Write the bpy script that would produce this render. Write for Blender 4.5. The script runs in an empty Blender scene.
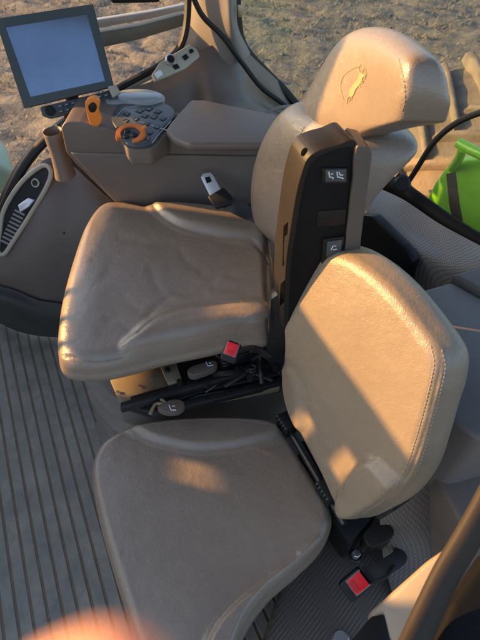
import bpy, bmesh, math, random
import numpy as np
from mathutils import Vector, Matrix
from mathutils.bvhtree import BVHTree
random.seed(4); RNG = np.random.default_rng(4)
scene = bpy.context.scene
COL = scene.collection
R_ = math.radians

# ------------------------------------------------------------------ camera
PITCH = R_(47); FPX = 470.0
CAM = Vector((0, 0, 1.42))
cd = bpy.data.cameras.new('camera'); cam = bpy.data.objects.new('camera', cd); COL.objects.link(cam)
cam.location = CAM; cam.rotation_euler = (R_(90) - PITCH, 0, 0)
cd.sensor_fit = 'VERTICAL'; cd.sensor_height = 24.0; cd.sensor_width = 18.0; cd.lens = FPX / 640 * 24
cd.clip_start = 0.005; cd.clip_end = 2000
cd.dof.use_dof = True; cd.dof.focus_distance = 1.05; cd.dof.aperture_fstop = 5.5
scene.camera = cam
scene.render.resolution_x = 768; scene.render.resolution_y = 1024

# ------------------------------------------------------------------ light
SUN = Vector((-0.90, 0.22, 0.27)).normalized()
w = bpy.data.worlds.new('World'); scene.world = w; w.use_nodes = True
nt = w.node_tree; bg = nt.nodes['Background']
sky = nt.nodes.new('ShaderNodeTexSky'); sky.sky_type = 'NISHITA'; sky.sun_disc = False
sky.sun_elevation = math.asin(SUN.z); sky.sun_rotation = math.atan2(SUN.x, SUN.y)
sky.air_density = 0.8; sky.dust_density = 1.6; sky.ozone_density = 0.5
nt.links.new(sky.outputs[0], bg.inputs[0]); bg.inputs[1].default_value = 0.125
sl = bpy.data.lights.new('sun', 'SUN'); sl.energy = 4.0; sl.angle = R_(0.6); sl.color = (1.0, 0.52, 0.16)
so = bpy.data.objects.new('sun', sl); COL.objects.link(so); so.rotation_euler = SUN.to_track_quat('Z', 'Y').to_euler()
so.location = (-4, 1, 5)
scene.view_settings.view_transform = 'Standard'; scene.view_settings.look = 'None'
scene.view_settings.exposure = 1.6; scene.view_settings.gamma = 1

# ------------------------------------------------------------------ where a sight line meets a plane of the cab
_f = Vector((0, math.cos(PITCH), -math.sin(PITCH))); _r = Vector((1, 0, 0)); _u = _r.cross(_f)
YAW = R_(26)
LAT = Vector((-math.sin(YAW), math.cos(YAW), 0)); REAR = Vector((math.cos(YAW), math.sin(YAW), 0)); UP = Vector((0, 0, 1))
def ray(x, y): return _f + _r * ((x - 240) / FPX) - _u * ((y - 320) / FPX)
def onp(x, y, n, c):
    d = ray(x, y); return CAM + d * ((c - CAM.dot(n)) / d.dot(n))
def aZ(z): return lambda x, y: onp(x, y, UP, z)
def aY(v): return lambda x, y: onp(x, y, Vector((0, 1, 0)), v)
def aX(v): return lambda x, y: onp(x, y, Vector((1, 0, 0)), v)
def aL(v): return lambda x, y: onp(x, y, LAT, v)
def aR(v): return lambda x, y: onp(x, y, REAR, v)
def aP(o, n): return lambda x, y: onp(x, y, n, Vector(o).dot(n))
def aD(D): return lambda x, y: CAM + ray(x, y).normalized() * D
def cab(r, l, z): return REAR * r + LAT * l + UP * z
def proj(P):
    q = np.asarray(P) - np.array(CAM); w_ = q @ np.array(_f)
    return 240 + FPX * (q @ np.array(_r)) / w_, 320 - FPX * (q @ np.array(_u)) / w_

# ------------------------------------------------------------------ materials
def mat(name, col, rough=0.5, metal=0.0, var=0.12, vscale=6, bump=None, spec=0.5, col2=None, coat=0, emis=None):
    m = bpy.data.materials.new(name); m.use_nodes = True; t = m.node_tree; b = t.nodes['Principled BSDF']
    tc = t.nodes.new('ShaderNodeTexCoord')
    nz = t.nodes.new('ShaderNodeTexNoise'); nz.inputs['Scale'].default_value = vscale; nz.inputs['Detail'].default_value = 8
    nz.inputs['Roughness'].default_value = 0.65
    t.links.new(tc.outputs['Object'], nz.inputs['Vector'])
    mx = t.nodes.new('ShaderNodeMix'); mx.data_type = 'RGBA'
    c2 = col2 or tuple(min(1, c * (1 + var * 2)) for c in col); c1 = col if col2 else tuple(c * (1 - var) for c in col)
    mx.inputs[6].default_value = (*c1, 1); mx.inputs[7].default_value = (*c2, 1)
    mr = t.nodes.new('ShaderNodeMapRange'); mr.inputs[1].default_value = 0.3; mr.inputs[2].default_value = 0.7
    t.links.new(nz.outputs[0], mr.inputs[0]); t.links.new(mr.outputs[0], mx.inputs[0]); t.links.new(mx.outputs[2], b.inputs['Base Color'])
    rr = t.nodes.new('ShaderNodeMapRange'); rr.inputs[1].default_value = 0.3; rr.inputs[2].default_value = 0.7
    rr.inputs[3].default_value = rough * 0.88; rr.inputs[4].default_value = min(1, rough * 1.15)
    t.links.new(nz.outputs[0], rr.inputs[0]); t.links.new(rr.outputs[0], b.inputs['Roughness'])
    b.inputs['Metallic'].default_value = metal; b.inputs['Specular IOR Level'].default_value = spec
    b.inputs['Coat Weight'].default_value = coat
    prev = None
    for kind, sc, st, dist in (bump or []):
        if kind == 'voronoi':
            x = t.nodes.new('ShaderNodeTexVoronoi'); x.feature = 'DISTANCE_TO_EDGE'; x.inputs['Scale'].default_value = sc
            out = x.outputs['Distance']; pw = t.nodes.new('ShaderNodeMath'); pw.operation = 'MINIMUM'; pw.inputs[1].default_value = 0.22
            t.links.new(out, pw.inputs[0]); o2 = pw.outputs[0]
        elif kind == 'noise':
            x = t.nodes.new('ShaderNodeTexNoise'); x.inputs['Scale'].default_value = sc; x.inputs['Detail'].default_value = 5; o2 = x.outputs[0]
        elif kind == 'weave':
            x = t.nodes.new('ShaderNodeTexChecker'); x.inputs['Scale'].default_value = sc; o2 = x.outputs['Fac']
        t.links.new(tc.outputs['Object'], x.inputs['Vector'])
        bp = t.nodes.new('ShaderNodeBump'); bp.inputs['Strength'].default_value = st; bp.inputs['Distance'].default_value = dist
        t.links.new(o2, bp.inputs['Height'])
        if prev: t.links.new(prev, bp.inputs['Normal'])
        prev = bp.outputs[0]
    if prev: t.links.new(prev, b.inputs['Normal'])
    return m
LEATH = [('noise', 30, 0.22, 0.010), ('noise', 110, 0.22, 0.002), ('voronoi', 300, 0.55, 0.0014), ('noise', 800, 0.3, 0.0007)]
PLAST = [('noise', 700, 0.3, 0.0006)]
M = {
 'leather': mat('taupe_leather', (0.222, 0.178, 0.136), 0.30, var=0.06, vscale=5, bump=LEATH, spec=0.75, coat=0.12),
 'leather2': mat('taupe_leather_paler', (0.225, 0.182, 0.130), 0.32, var=0.05, vscale=5, bump=LEATH, spec=0.6),
 'seamline': mat('seam_thread', (0.30, 0.24, 0.17), 0.8),
 'boot': mat('grey_boot_plastic', (0.15, 0.135, 0.12), 0.45, bump=PLAST),
 'skirt': mat('dusty_black_skirt', (0.05, 0.046, 0.042), 0.6, vscale=8),
 'armshell': mat('umber_armrest_shell', (0.017, 0.014, 0.011), 0.42, spec=0.3, bump=[('voronoi', 500, 0.4, 0.001)]),
 'cupmat': mat('taupe_cup_plastic', (0.27, 0.225, 0.165), 0.5, bump=PLAST),
 'void': mat('dark_opening', (0.004, 0.004, 0.004), 1.0, spec=0.0),
 'barmat': mat('matte_umber_bar', (0.035, 0.028, 0.022), 0.6, spec=0.2, bump=PLAST),
 'black': mat('black_plastic', (0.012, 0.012, 0.012), 0.42, bump=PLAST, spec=0.3),
 'blackgrain': mat('black_grained_plastic', (0.008, 0.008, 0.008), 0.5, spec=0.14, bump=[('voronoi', 500, 0.5, 0.0012)]),
 'rubber': mat('black_rubber', (0.018, 0.017, 0.016), 0.55, bump=PLAST, spec=0.3),
 'brown': mat('brown_moulded_plastic', (0.150, 0.118, 0.098), 0.48, var=0.05, bump=PLAST),
 'brownlt': mat('taupe_moulded_plastic', (0.165, 0.135, 0.112), 0.5, var=0.05, bump=PLAST),
 'greytrim': mat('warm_grey_trim', (0.20, 0.185, 0.17), 0.5, var=0.05, bump=PLAST),
 'tanpad': mat('brown_pad', (0.10, 0.082, 0.066), 0.55, var=0.05, bump=[('voronoi', 500, 0.3, 0.001)]),
 'shelf': mat('slate_shelf_plastic', (0.145, 0.128, 0.118), 0.42, var=0.06, bump=PLAST),
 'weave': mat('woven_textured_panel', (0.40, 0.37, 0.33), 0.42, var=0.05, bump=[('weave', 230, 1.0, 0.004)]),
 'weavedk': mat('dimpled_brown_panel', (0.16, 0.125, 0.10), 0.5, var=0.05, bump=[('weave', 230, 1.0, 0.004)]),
 'floor': mat('grey_rubber_floor', (0.21, 0.188, 0.158), 0.6, vscale=11, col2=(0.40, 0.335, 0.255), spec=0.3, bump=[('noise', 130, 0.35, 0.003)]),
 'groove': mat('dusty_groove', (0.17, 0.12, 0.08), 0.95, vscale=20, col2=(0.26, 0.19, 0.13)),
 'mono': mat('monitor_shell', (0.045, 0.058, 0.060), 0.5, bump=PLAST),
 'screen': mat('screen_glass', (0.21, 0.265, 0.36), 0.14, var=0.10, vscale=6, metal=0.7),
 'orange': mat('orange_plastic', (0.80, 0.24, 0.03), 0.38, var=0.04),
 'orangedk': mat('burnt_orange_plastic', (0.62, 0.17, 0.03), 0.4, var=0.04),
 'yellow': mat('yellow_thread', (0.27, 0.225, 0.105), 0.7),
 'steel': mat('bright_steel', (0.62, 0.63, 0.65), 0.28, metal=0.85, var=0.04),
 'silver': mat('pale_tongue', (0.72, 0.74, 0.78), 0.3, metal=0.3, var=0.03),
 'goldsteel': mat('yellow_zinc_steel', (0.36, 0.29, 0.19), 0.4, metal=0.5, var=0.1),
 'blacksteel': mat('black_painted_steel', (0.015, 0.015, 0.016), 0.32, var=0.1, vscale=30),
 'red': mat('red_button', (0.72, 0.012, 0.018), 0.35, var=0.03),
 'reddark': mat('worn_red', (0.50, 0.010, 0.014), 0.45, var=0.2, vscale=200),
 'sillmat': mat('grey_beige_sill', (0.24, 0.20, 0.155), 0.5, bump=PLAST),
 'white': mat('white_mark', (0.75, 0.76, 0.78), 0.6),
 'keygrey': mat('key_caps', (0.060, 0.070, 0.078), 0.4),
 'keylabel': mat('key_label', (0.38, 0.42, 0.45), 0.5),
 'beige': mat('beige_panel', (0.40, 0.36, 0.28), 0.45, bump=PLAST),
 'sheen': mat('pale_cover', (0.26, 0.28, 0.29), 0.18, var=0.03),
 'ground': mat('dry_field', (0.075, 0.070, 0.060), 0.95, vscale=7, col2=(0.24, 0.215, 0.17), bump=[('noise', 5.0, 0.6, 0.05), ('noise', 40, 0.7, 0.012)]),
 'straw': mat('straw', (0.42, 0.33, 0.17), 0.8),
 'dusty': mat('dusty_tyre', (0.13, 0.105, 0.078), 0.9, vscale=7, col2=(0.27, 0.215, 0.15), bump=[('noise', 60, 0.6, 0.006)]),
 'green': mat('green_paint', (0.20, 0.62, 0.012), 0.35, var=0.08, vscale=9, coat=0.3, bump=[('noise', 90, 0.15, 0.003)]),
 'mint': mat('dusty_green_paint', (0.34, 0.50, 0.38), 0.5, var=0.08),
 'webbing': mat('belt_webbing', (0.03, 0.03, 0.032), 0.6, bump=[('weave', 500, 0.6, 0.001)]),
 'skin': mat('skin', (0.88, 0.42, 0.27), 0.5, bump=[('noise', 400, 0.2, 0.001)]),
 'nail': mat('nail', (0.75, 0.42, 0.32), 0.3),
}
for k_ in ('weave', 'weavedk'):
    t_ = M[k_].node_tree; b_ = t_.nodes['Principled BSDF']; src = b_.inputs['Base Color'].links[0].from_socket
    tc_ = t_.nodes.new('ShaderNodeTexCoord'); mp = t_.nodes.new('ShaderNodeMapping'); mp.inputs['Rotation'].default_value = (.6, .5, .9); mp.inputs['Scale'].default_value = (1, 1, 1)
    ck = t_.nodes.new('ShaderNodeTexVoronoi'); ck.inputs['Scale'].default_value = 190; ck.inputs['Randomness'].default_value = 0.0
    t_.links.new(tc_.outputs['Object'], mp.inputs[0]); t_.links.new(mp.outputs[0], ck.inputs['Vector'])
    r_ = t_.nodes.new('ShaderNodeMapRange'); r_.inputs[1].default_value = .2; r_.inputs[2].default_value = .7; r_.inputs[3].default_value = 1.1; r_.inputs[4].default_value = .45
    t_.links.new(ck.outputs['Distance'], r_.inputs[0]); mm = t_.nodes.new('ShaderNodeVectorMath'); mm.operation = 'SCALE'
    t_.links.new(src, mm.inputs[0]); t_.links.new(r_.outputs[0], mm.inputs['Scale']); t_.links.new(mm.outputs[0], b_.inputs['Base Color'])
M['skin'].node_tree.nodes['Principled BSDF'].inputs['Subsurface Weight'].default_value = 0.6
M['skin'].node_tree.nodes['Principled BSDF'].inputs['Subsurface Radius'].default_value = (1, .3, .12)
M['skin'].node_tree.nodes['Principled BSDF'].inputs['Subsurface Scale'].default_value = 0.008
def glassmat(name, dust, dcol, tint=(1, 1, 1)):
    m = bpy.data.materials.new(name); m.use_nodes = True; t = m.node_tree; t.nodes.clear()
    o = t.nodes.new('ShaderNodeOutputMaterial'); tr = t.nodes.new('ShaderNodeBsdfTransparent'); tr.inputs[0].default_value = (*tint, 1)
    df = t.nodes.new('ShaderNodeBsdfDiffuse'); df.inputs[0].default_value = (*dcol, 1)
    gl = t.nodes.new('ShaderNodeBsdfGlossy'); gl.inputs['Roughness'].default_value = 0.03
    tc = t.nodes.new('ShaderNodeTexCoord'); nz = t.nodes.new('ShaderNodeTexNoise'); nz.inputs['Scale'].default_value = 7; nz.inputs['Detail'].default_value = 9
    t.links.new(tc.outputs['Object'], nz.inputs['Vector'])
    mr = t.nodes.new('ShaderNodeMapRange'); mr.inputs[1].default_value = 0.3; mr.inputs[2].default_value = 0.75; mr.inputs[3].default_value = dust * 0.5; mr.inputs[4].default_value = dust * 1.7
    t.links.new(nz.outputs[0], mr.inputs[0])
    m1 = t.nodes.new('ShaderNodeMixShader'); t.links.new(mr.outputs[0], m1.inputs[0]); t.links.new(tr.outputs[0], m1.inputs[1]); t.links.new(df.outputs[0], m1.inputs[2])
    fr = t.nodes.new('ShaderNodeFresnel'); fr.inputs[0].default_value = 1.45
    m2 = t.nodes.new('ShaderNodeMixShader'); gm = t.nodes.new('ShaderNodeNewGeometry'); ff = t.nodes.new('ShaderNodeMath'); ff.operation = 'SUBTRACT'; ff.inputs[0].default_value = 1
    t.links.new(gm.outputs['Backfacing'], ff.inputs[1]); fx = t.nodes.new('ShaderNodeMath'); fx.operation = 'MULTIPLY'; t.links.new(ff.outputs[0], fx.inputs[0]); t.links.new(fr.outputs[0], fx.inputs[1])
    t.links.new(fx.outputs[0], m2.inputs[0]); t.links.new(m1.outputs[0], m2.inputs[1]); t.links.new(gl.outputs[0], m2.inputs[2])
    t.links.new(m2.outputs[0], o.inputs[0]); return m
M['glass'] = glassmat('side_glass', 0.05, (0.5, 0.45, 0.35))
M['glassrear'] = glassmat('dusty_rear_glass', 0.035, (0.45, 0.5, 0.5), (0.80, 0.87, 0.88))

# ------------------------------------------------------------------ object helpers
def tag(o, label=None, cat=None, group=None, kind=None):
    if label: o['label'] = label
    if cat: o['category'] = cat
    if group: o['group'] = group
    if kind: o['kind'] = kind
    return o
def thing(name, loc, label, cat, group=None):
    o = bpy.data.objects.new(name, None); o.empty_display_size = 0.05; COL.objects.link(o); o.location = Vector(loc)
    return tag(o, label, cat, group)
BV = {}
def base_of(o):
    v = Vector((0, 0, 0))
    while o: v += o.location; o = o.parent
    return v
def link(name, verts, faces, m, root=None, smooth=True, sharp=40, bvh=None, recalc=True):
    verts = [Vector(v) for v in verts]
    off = base_of(root)
    me = bpy.data.meshes.new(name)
    if root is None:
        off = sum(verts, Vector()) / len(verts); off = Vector((off.x, off.y, min(v.z for v in verts)))
    me.from_pydata([v - off for v in verts], [], faces); me.materials.append(M[m] if isinstance(m, str) else m)
    if recalc:
        bm = bmesh.new(); bm.from_mesh(me); bmesh.ops.recalc_face_normals(bm, faces=bm.faces); bm.to_mesh(me); bm.free()
    if smooth: me.shade_smooth(); me.set_sharp_from_angle(angle=R_(sharp))
    o = bpy.data.objects.new(name, me); COL.objects.link(o)
    if root: o.parent = root
    else: o.location = off
    if bvh: BV[bvh] = BVHTree.FromPolygons(verts, faces)
    return o
class MB:
    def __init__(s): s.v = []; s.f = []
    def add(s, vs, fs):
        k = len(s.v); s.v += [Vector(v) for v in vs]; s.f += [[i + k for i in f] for f in fs]
    def prism(s, pts, ext, bevel=0, seg=3, ext2=None):
        pts = [Vector(p) for p in pts]; ext = Vector(ext)
        bm = bmesh.new(); a = [bm.verts.new(p) for p in pts]; b = [bm.verts.new(p + ext) for p in pts]
        bm.faces.new(a); bm.faces.new(b[::-1]); n = len(a)
        for i in range(n): bm.faces.new((a[i], b[i], b[(i + 1) % n], a[(i + 1) % n]))
        bmesh.ops.recalc_face_normals(bm, faces=bm.faces)
        if bevel: bmesh.ops.bevel(bm, geom=list(bm.edges), offset=bevel, segments=seg, profile=0.5, affect='EDGES', clamp_overlap=True)
        bm.verts.index_update(); s.add([v.co.copy() for v in bm.verts], [[v.index for v in f.verts] for f in bm.faces]); bm.free(); return s
    def box(s, c, ax, ay, az, bevel=0, seg=2):
        c, ax, ay, az = map(Vector, (c, ax, ay, az))
        return s.prism([c - ax - ay - az, c + ax - ay - az, c + ax + ay - az, c - ax + ay - az], az * 2, bevel, seg)
    def tube(s, path, r, seg=10, n=0, cap=True, flat=None):
        path = [Vector(p) for p in path]
        if n: path = crom(path, n)
        rs = r if isinstance(r, (list, tuple)) else None
        vs = []; fs = []; prevn = None
        for i, p in enumerate(path):
            t = (path[min(i + 1, len(path) - 1)] - path[max(i - 1, 0)]).normalized()
            if prevn is None: prevn = t.orthogonal().normalized() if flat is None else (Vector(flat) - t * Vector(flat).dot(t)).normalized()
            nn = (prevn - t * prevn.dot(t)).normalized(); prevn = nn; bb = t.cross(nn)
            if rs: q = i / (len(path) - 1) * (len(rs) - 1); k = min(int(q), len(rs) - 2); rr = rs[k] if isinstance(rs[k], tuple) else rs[k] + (rs[k + 1] - rs[k]) * (q - k)
            else: rr = r
            ra, rb = (rr if not isinstance(rr, tuple) else rr) if isinstance(rr, tuple) else (rr, rr)
            for j in range(seg):
                a = 2 * math.pi * j / seg; vs.append(p + nn * math.cos(a) * ra + bb * math.sin(a) * rb)
        for i in range(len(path) - 1):
            for j in range(seg): fs.append((i * seg + j, i * seg + (j + 1) % seg, (i + 1) * seg + (j + 1) % seg, (i + 1) * seg + j))
        if cap: fs.append(list(range(seg))[::-1]); fs.append([(len(path) - 1) * seg + j for j in range(seg)])
        s.add(vs, fs); return s
    def cyl(s, c, axis, r, h, seg=32, bevel=0, r2=None):
        c = Vector(c); ax = Vector(axis).normalized(); n = ax.orthogonal().normalized(); b = ax.cross(n)
        pts = [c + (n * math.cos(2 * math.pi * i / seg) + b * math.sin(2 * math.pi * i / seg)) * r for i in range(seg)]
        if r2 is None:
            if bevel:
                prof = [(r - bevel, 0), (r, bevel), (r, h - bevel), (r - bevel, h)]
            else: prof = [(r, 0), (r, h)]
        else: prof = [(r, 0), (r2, h)]
        vs = []; fs = []
        for (q, z) in prof:
            vs += [c + ax * z + (n * math.cos(2 * math.pi * i / seg) + b * math.sin(2 * math.pi * i / seg)) * q for i in range(seg)]
        for k in range(len(prof) - 1):
            for j in range(seg): fs.append((k * seg + j, k * seg + (j + 1) % seg, (k + 1) * seg + (j + 1) % seg, (k + 1) * seg + j))
        fs.append(list(range(seg))[::-1]); fs.append([(len(prof) - 1) * seg + j for j in range(seg)])
        s.add(vs, fs); return s
    def build(s, name, m, root=None, **k): return link(name, s.v, s.f, m, root, **k)
def crom(P, n, closed=False):
    P = [Vector(p) for p in P]; out = []; N = len(P); segs = N if closed else N - 1
    for i in range(segs):
        g = (lambda j: P[j % N]) if closed else (lambda j: P[j] if 0 <= j < N else (P[0] * 2 - P[1] if j < 0 else P[-1] * 2 - P[-2]))
        a, b, c, d = g(i - 1), g(i), g(i + 1), g(i + 2)
        for k in range(n):
            t = k / n
            out.append(0.5 * ((2 * b) + (c - a) * t + (2 * a - 5 * b + 4 * c - d) * t * t + (3 * b - a - 3 * c + d) * t ** 3))
    if not closed: out.append(P[-1])
    return out
def resample(P, n, closed=True):
    P = [Vector(p) for p in P]; Q = P + [P[0]] if closed else P
    d = [0]
    for a, b in zip(Q, Q[1:]): d.append(d[-1] + (b - a).length)
    out = []; j = 0
    for i in range(n):
        t = d[-1] * i / (n if closed else n - 1)
        while j < len(d) - 2 and d[j + 1] < t: j += 1
        u = (t - d[j]) / max(1e-9, d[j + 1] - d[j]); out.append(Q[j].lerp(Q[j + 1], min(1, u)))
    return out
def segdist(px, py, pl):
    best = np.full(px.shape, 1e9)
    for (x0, y0), (x1, y1) in zip(pl, pl[1:]):
        dx, dy = x1 - x0, y1 - y0; t = np.clip(((px - x0) * dx + (py - y0) * dy) / (dx * dx + dy * dy + 1e-9), 0, 1)
        best = np.minimum(best, np.hypot(px - x0 - t * dx, py - y0 - t * dy))
    return best
def inside(px, py, pl):
    c = np.zeros(px.shape, bool); n = len(pl)
    for i in range(n):
        x0, y0 = pl[i]; x1, y1 = pl[(i + 1) % n]
        cond = ((y0 > py) != (y1 > py)) & (px < (x1 - x0) * (py - y0) / (y1 - y0 + 1e-12) + x0); c ^= cond
    return c
def sm2(P, n=8, closed=False): return [(v.x, v.y) for v in crom([Vector((x, y, 0)) for x, y in P], n, closed)]
def crease(pl, wdt, dep):
    pl = sm2(pl)
    return lambda x, y: -dep * np.exp(-(segdist(x, y, pl) / wdt) ** 2)
def region(pl, wdt, h):
    pl = sm2(pl, closed=True)
    def f(x, y):
        d = segdist(x, y, pl + [pl[0]]); d = np.where(inside(x, y, pl), d, -d)
        t = np.clip((d + wdt) / (2 * wdt), 0, 1); return h * t * t * (3 - 2 * t)
    return f
def blob(cx, cy, sx, sy, h, a=0):
    ca, sa = math.cos(R_(a)), math.sin(R_(a))
    return lambda x, y: h * np.exp(-(((x - cx) * ca + (y - cy) * sa) / sx) ** 2 - ((-(x - cx) * sa + (y - cy) * ca) / sy) ** 2)
def pad(name, outline, n, ext, th, m, root, r=0.02, dome=0.01, disp=(), relax=0, na=300, nr=90, bulge=0.008, center=None, r2=None, bvh=None, smooth_n=8, edge_in=0.0):
    """upholstered cushion: smooth closed outline, domed top, rolled edge, padded sides and back"""
    O = resample(crom(outline, smooth_n, True), na)
    c = center or sum(O, Vector()) / len(O); n = Vector(n).normalized(); ext = Vector(ext).normalized(); r2 = r2 or r
    O = np.array(O); c = np.array(c); n_ = np.array(n); e_ = np.array(ext)
    rays = O - c; ln = np.linalg.norm(rays, axis=1)
    ss = 1 - (1 - np.linspace(0, 1, nr + 1)[1:]) ** 1.15
    rings = []
    for s_ in ss:
        P = c + rays * s_; d = (1 - s_) * ln
        q = np.clip(r - d, 0, r); drop = r - np.sqrt(np.maximum(r * r - q * q, 0))
        h = dome * (1 - s_ ** 2.2) - drop
        x, y = proj(P); k = np.zeros(len(P))
        for fn in disp: k = k + fn(x, y) * np.clip(d / 0.012, 0, 1)
        rings.append(P + np.outer(h + k, n_))
    out = rays / ln[:, None]
    zs = np.linspace(0, 1, 16)[1:]
    for z in zs:
        dep = r + (th - r) * z
        o2 = bulge * math.sin(math.pi * z)
        q = max(0, dep - (th - r2)); inn = r2 - math.sqrt(max(0, r2 * r2 - q * q)) if q > 0 else 0
        rings.append(O - n_ * r * (1 - 0) + e_ * (th - r) * z + out * (o2 - inn) )
    for s_ in (0.8, 0.5, 0.2):
        rings.append(c + rays * s_ * 0.95 - n_ * r + e_ * (th - r))
    if relax:
        G = np.array(rings); w0 = np.clip((np.arange(len(G)) - 12) / 20., 0, 1)[:, None, None]
        for _ in range(relax):
            S_ = (np.roll(G, 1, 1) + np.roll(G, -1, 1)); U = np.concatenate([G[:1], G[:-1]]); D_ = np.concatenate([G[1:], G[-1:]])
            L_ = (S_ + U + D_) / 4 - G; L_[0] = 0; L_[-4:] = 0; G = G + L_ * w0
        rings = list(G)
    V = [c + n_ * (dome + float(sum(fn(*[np.array([q]) for q in proj(c)]) for fn in disp)[0] if disp else 0))]; F = []
    for rg in rings: V += list(rg)
    V.append(c - n_ * r + e_ * (th - r)); N = na
    for j in range(N): F.append((0, 1 + j, 1 + (j + 1) % N))
    for i in range(len(rings) - 1):
        a = 1 + i * N; b = a + N
        for j in range(N): F.append((a + j, b + j, b + (j + 1) % N, a + (j + 1) % N))
    a = 1 + (len(rings) - 1) * N; L = len(V) - 1
    for j in range(N): F.append((a + j, L, a + (j + 1) % N))
    return link(name, V, F, m, root, sharp=80, bvh=bvh)
def sheet(name, rows, m, root, nu=10, nv=10, thick=0.006, bvh=None, sharp=60):
    """a moulded panel through a grid of points, with a real back face"""
    rows = [crom(r_, nu) for r_ in rows]; cols = list(zip(*rows)); cols = [crom(c_, nv) for c_ in cols]
    G = list(zip(*cols)); H = len(G); W = len(G[0]); V = [p for r_ in G for p in r_]; NV = []
    for i in range(H):
        for j in range(W):
            a = G[i][min(j + 1, W - 1)] - G[i][max(j - 1, 0)]; b = G[min(i + 1, H - 1)][j] - G[max(i - 1, 0)][j]
            k = a.cross(b); k = k.normalized() if k.length > 1e-12 else Vector((0, 0, 1))
            if k.dot(CAM - G[i][j]) < 0: k = -k
            NV.append(G[i][j] - k * thick)
    F = []
    n = H * W
    for i in range(H - 1):
        for j in range(W - 1):
            a = i * W + j; F.append((a, a + 1, a + W + 1, a + W)); F.append((n + a, n + a + W, n + a + W + 1, n + a + 1))
    for j in range(W - 1):
        F.append((j, n + j, n + j + 1, j + 1)); a = (H - 1) * W + j; F.append((a, a + 1, n + a + 1, n + a))
    for i in range(H - 1):
        a = i * W; F.append((a, a + W, n + a + W, n + a)); a = i * W + W - 1; F.append((a, n + a, n + a + W, a + W))
    return link(name, V + NV, F, m, root, bvh=bvh, sharp=sharp)
def hit(bv, x, y):
    d = ray(x, y).normalized(); h = BV[bv].ray_cast(CAM, d)
    if h[0] is None: return None, None
    n = h[1]; return h[0], (n if n.dot(d) < 0 else -n)
def line_on(bv, pl, n=10):
    out = []
    for x, y in sm2(pl, n):
        p, k = hit(bv, x, y)
        if p is not None: out.append((p, k))
    return out
def stitches(root, bv, pl, m='seamline', pitch=0.0065, ln=0.0042, rad=0.0006, lift=0.0003, name='stitching', off=(0, 0)):
    pts = line_on(bv, [(x + off[0], y + off[1]) for x, y in pl], 14)
    if len(pts) < 2: return
    mb = MB(); acc = 0; last = None
    for (p, k), (q, k2) in zip(pts, pts[1:]):
        L = (q - p).length
        if L > 0.05: continue
        t = (q - p).normalized() if L > 1e-9 else None
        while t is not None and acc < L:
            c = p + t * acc + k * lift; mb.tube([c - t * ln / 2 - k * 0.0004, c + k * 0.0003, c + t * ln / 2 - k * 0.0004], rad, 5); acc += pitch
        acc -= L
    if mb.v: return mb.build(name, m, root)
def strokes(root, bv, lines, rad, m, name, lift=0.0005):
    mb = MB()
    for pl in lines:
        pts = line_on(bv, pl, 5)
        if len(pts) > 1: mb.tube([p + k * lift for p, k in pts], rad, 5)
    return mb.build(name, m, root)
def px(pl, fn): return [fn(x, y) for x, y in pl]

# ================================================================== SETTING
# ground: dry field, one sheet to the horizon, with a rougher stretch near the tractor
GZ = -1.35
n_ = 300; V = []; F = []
for i in range(n_ + 1):
    for j in range(n_ + 1):
        x = -9 + 27 * j / n_; y = -2 + 24 * i / n_
        V.append((x, y, 0))
A = np.array(V); rows_ = (A[:, 0] * 0.35 + A[:, 1])
def soft(k):
    Z = RNG.standard_normal((n_ + 1, n_ + 1))
    for _ in range(k): Z = (Z + np.roll(Z, 1, 0) + np.roll(Z, -1, 0) + np.roll(Z, 1, 1) + np.roll(Z, -1, 1)) / 5
    return (Z / Z.std()).ravel()
hgt = 0.045 * np.sin(rows_ * 6.2 + 1.5 * soft(40)) + 0.010 * soft(0) + 0.010 * soft(2) + 0.014 * soft(12)
edge = np.minimum.reduce([A[:, 0] + 9, 18 - A[:, 0], A[:, 1] + 2, 22 - A[:, 1]]); hgt *= np.clip(edge, 0, 1)
A[:, 2] = GZ + hgt
V = [tuple(v) for v in A]
for i in range(n_):
    for j in range(n_):
        a = i * (n_ + 1) + j; F.append((a, a + 1, a + n_ + 2, a + n_ + 1))
k0 = len(V); B = [(-9, -2), (18, -2), (18, 22), (-9, 22)]; Q = [(-600, -600), (600, -600), (600, 900), (-600, 900)]
V += [(x, y, GZ) for x, y in B] + [(x, y, GZ) for x, y in Q]
for i in range(4): F.append((k0 + i, k0 + (i + 1) % 4, k0 + 4 + (i + 1) % 4, k0 + 4 + i))
g = link('ground', V, F, 'ground', recalc=False); tag(g, kind='structure')
# stubble: many short straws
mb = MB()
for i in range(26000):
    x = random.uniform(-6, 14); y = random.uniform(0.5, 16)
    if abs(x) < 1.2 and y < 3: continue
    a = random.uniform(0, 6.28); l = random.uniform(.03, .11); hh = random.uniform(0.0, .05); wd = 0.0035
    d = Vector((math.cos(a), math.sin(a), 0)); s_ = Vector((-d.y, d.x, 0)) * wd; c = Vector((x, y, GZ + random.uniform(.03, .08)))
    mb.add([c - s_, c + s_, c + s_ + d * l + UP * hh, c - s_ + d * l + UP * hh], [(0, 1, 2, 3)])
tag(mb.build('stubble', 'straw', smooth=False, recalc=False), 'dry straw stubble scattered over the field outside the windows', 'stubble', kind='stuff')

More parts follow.
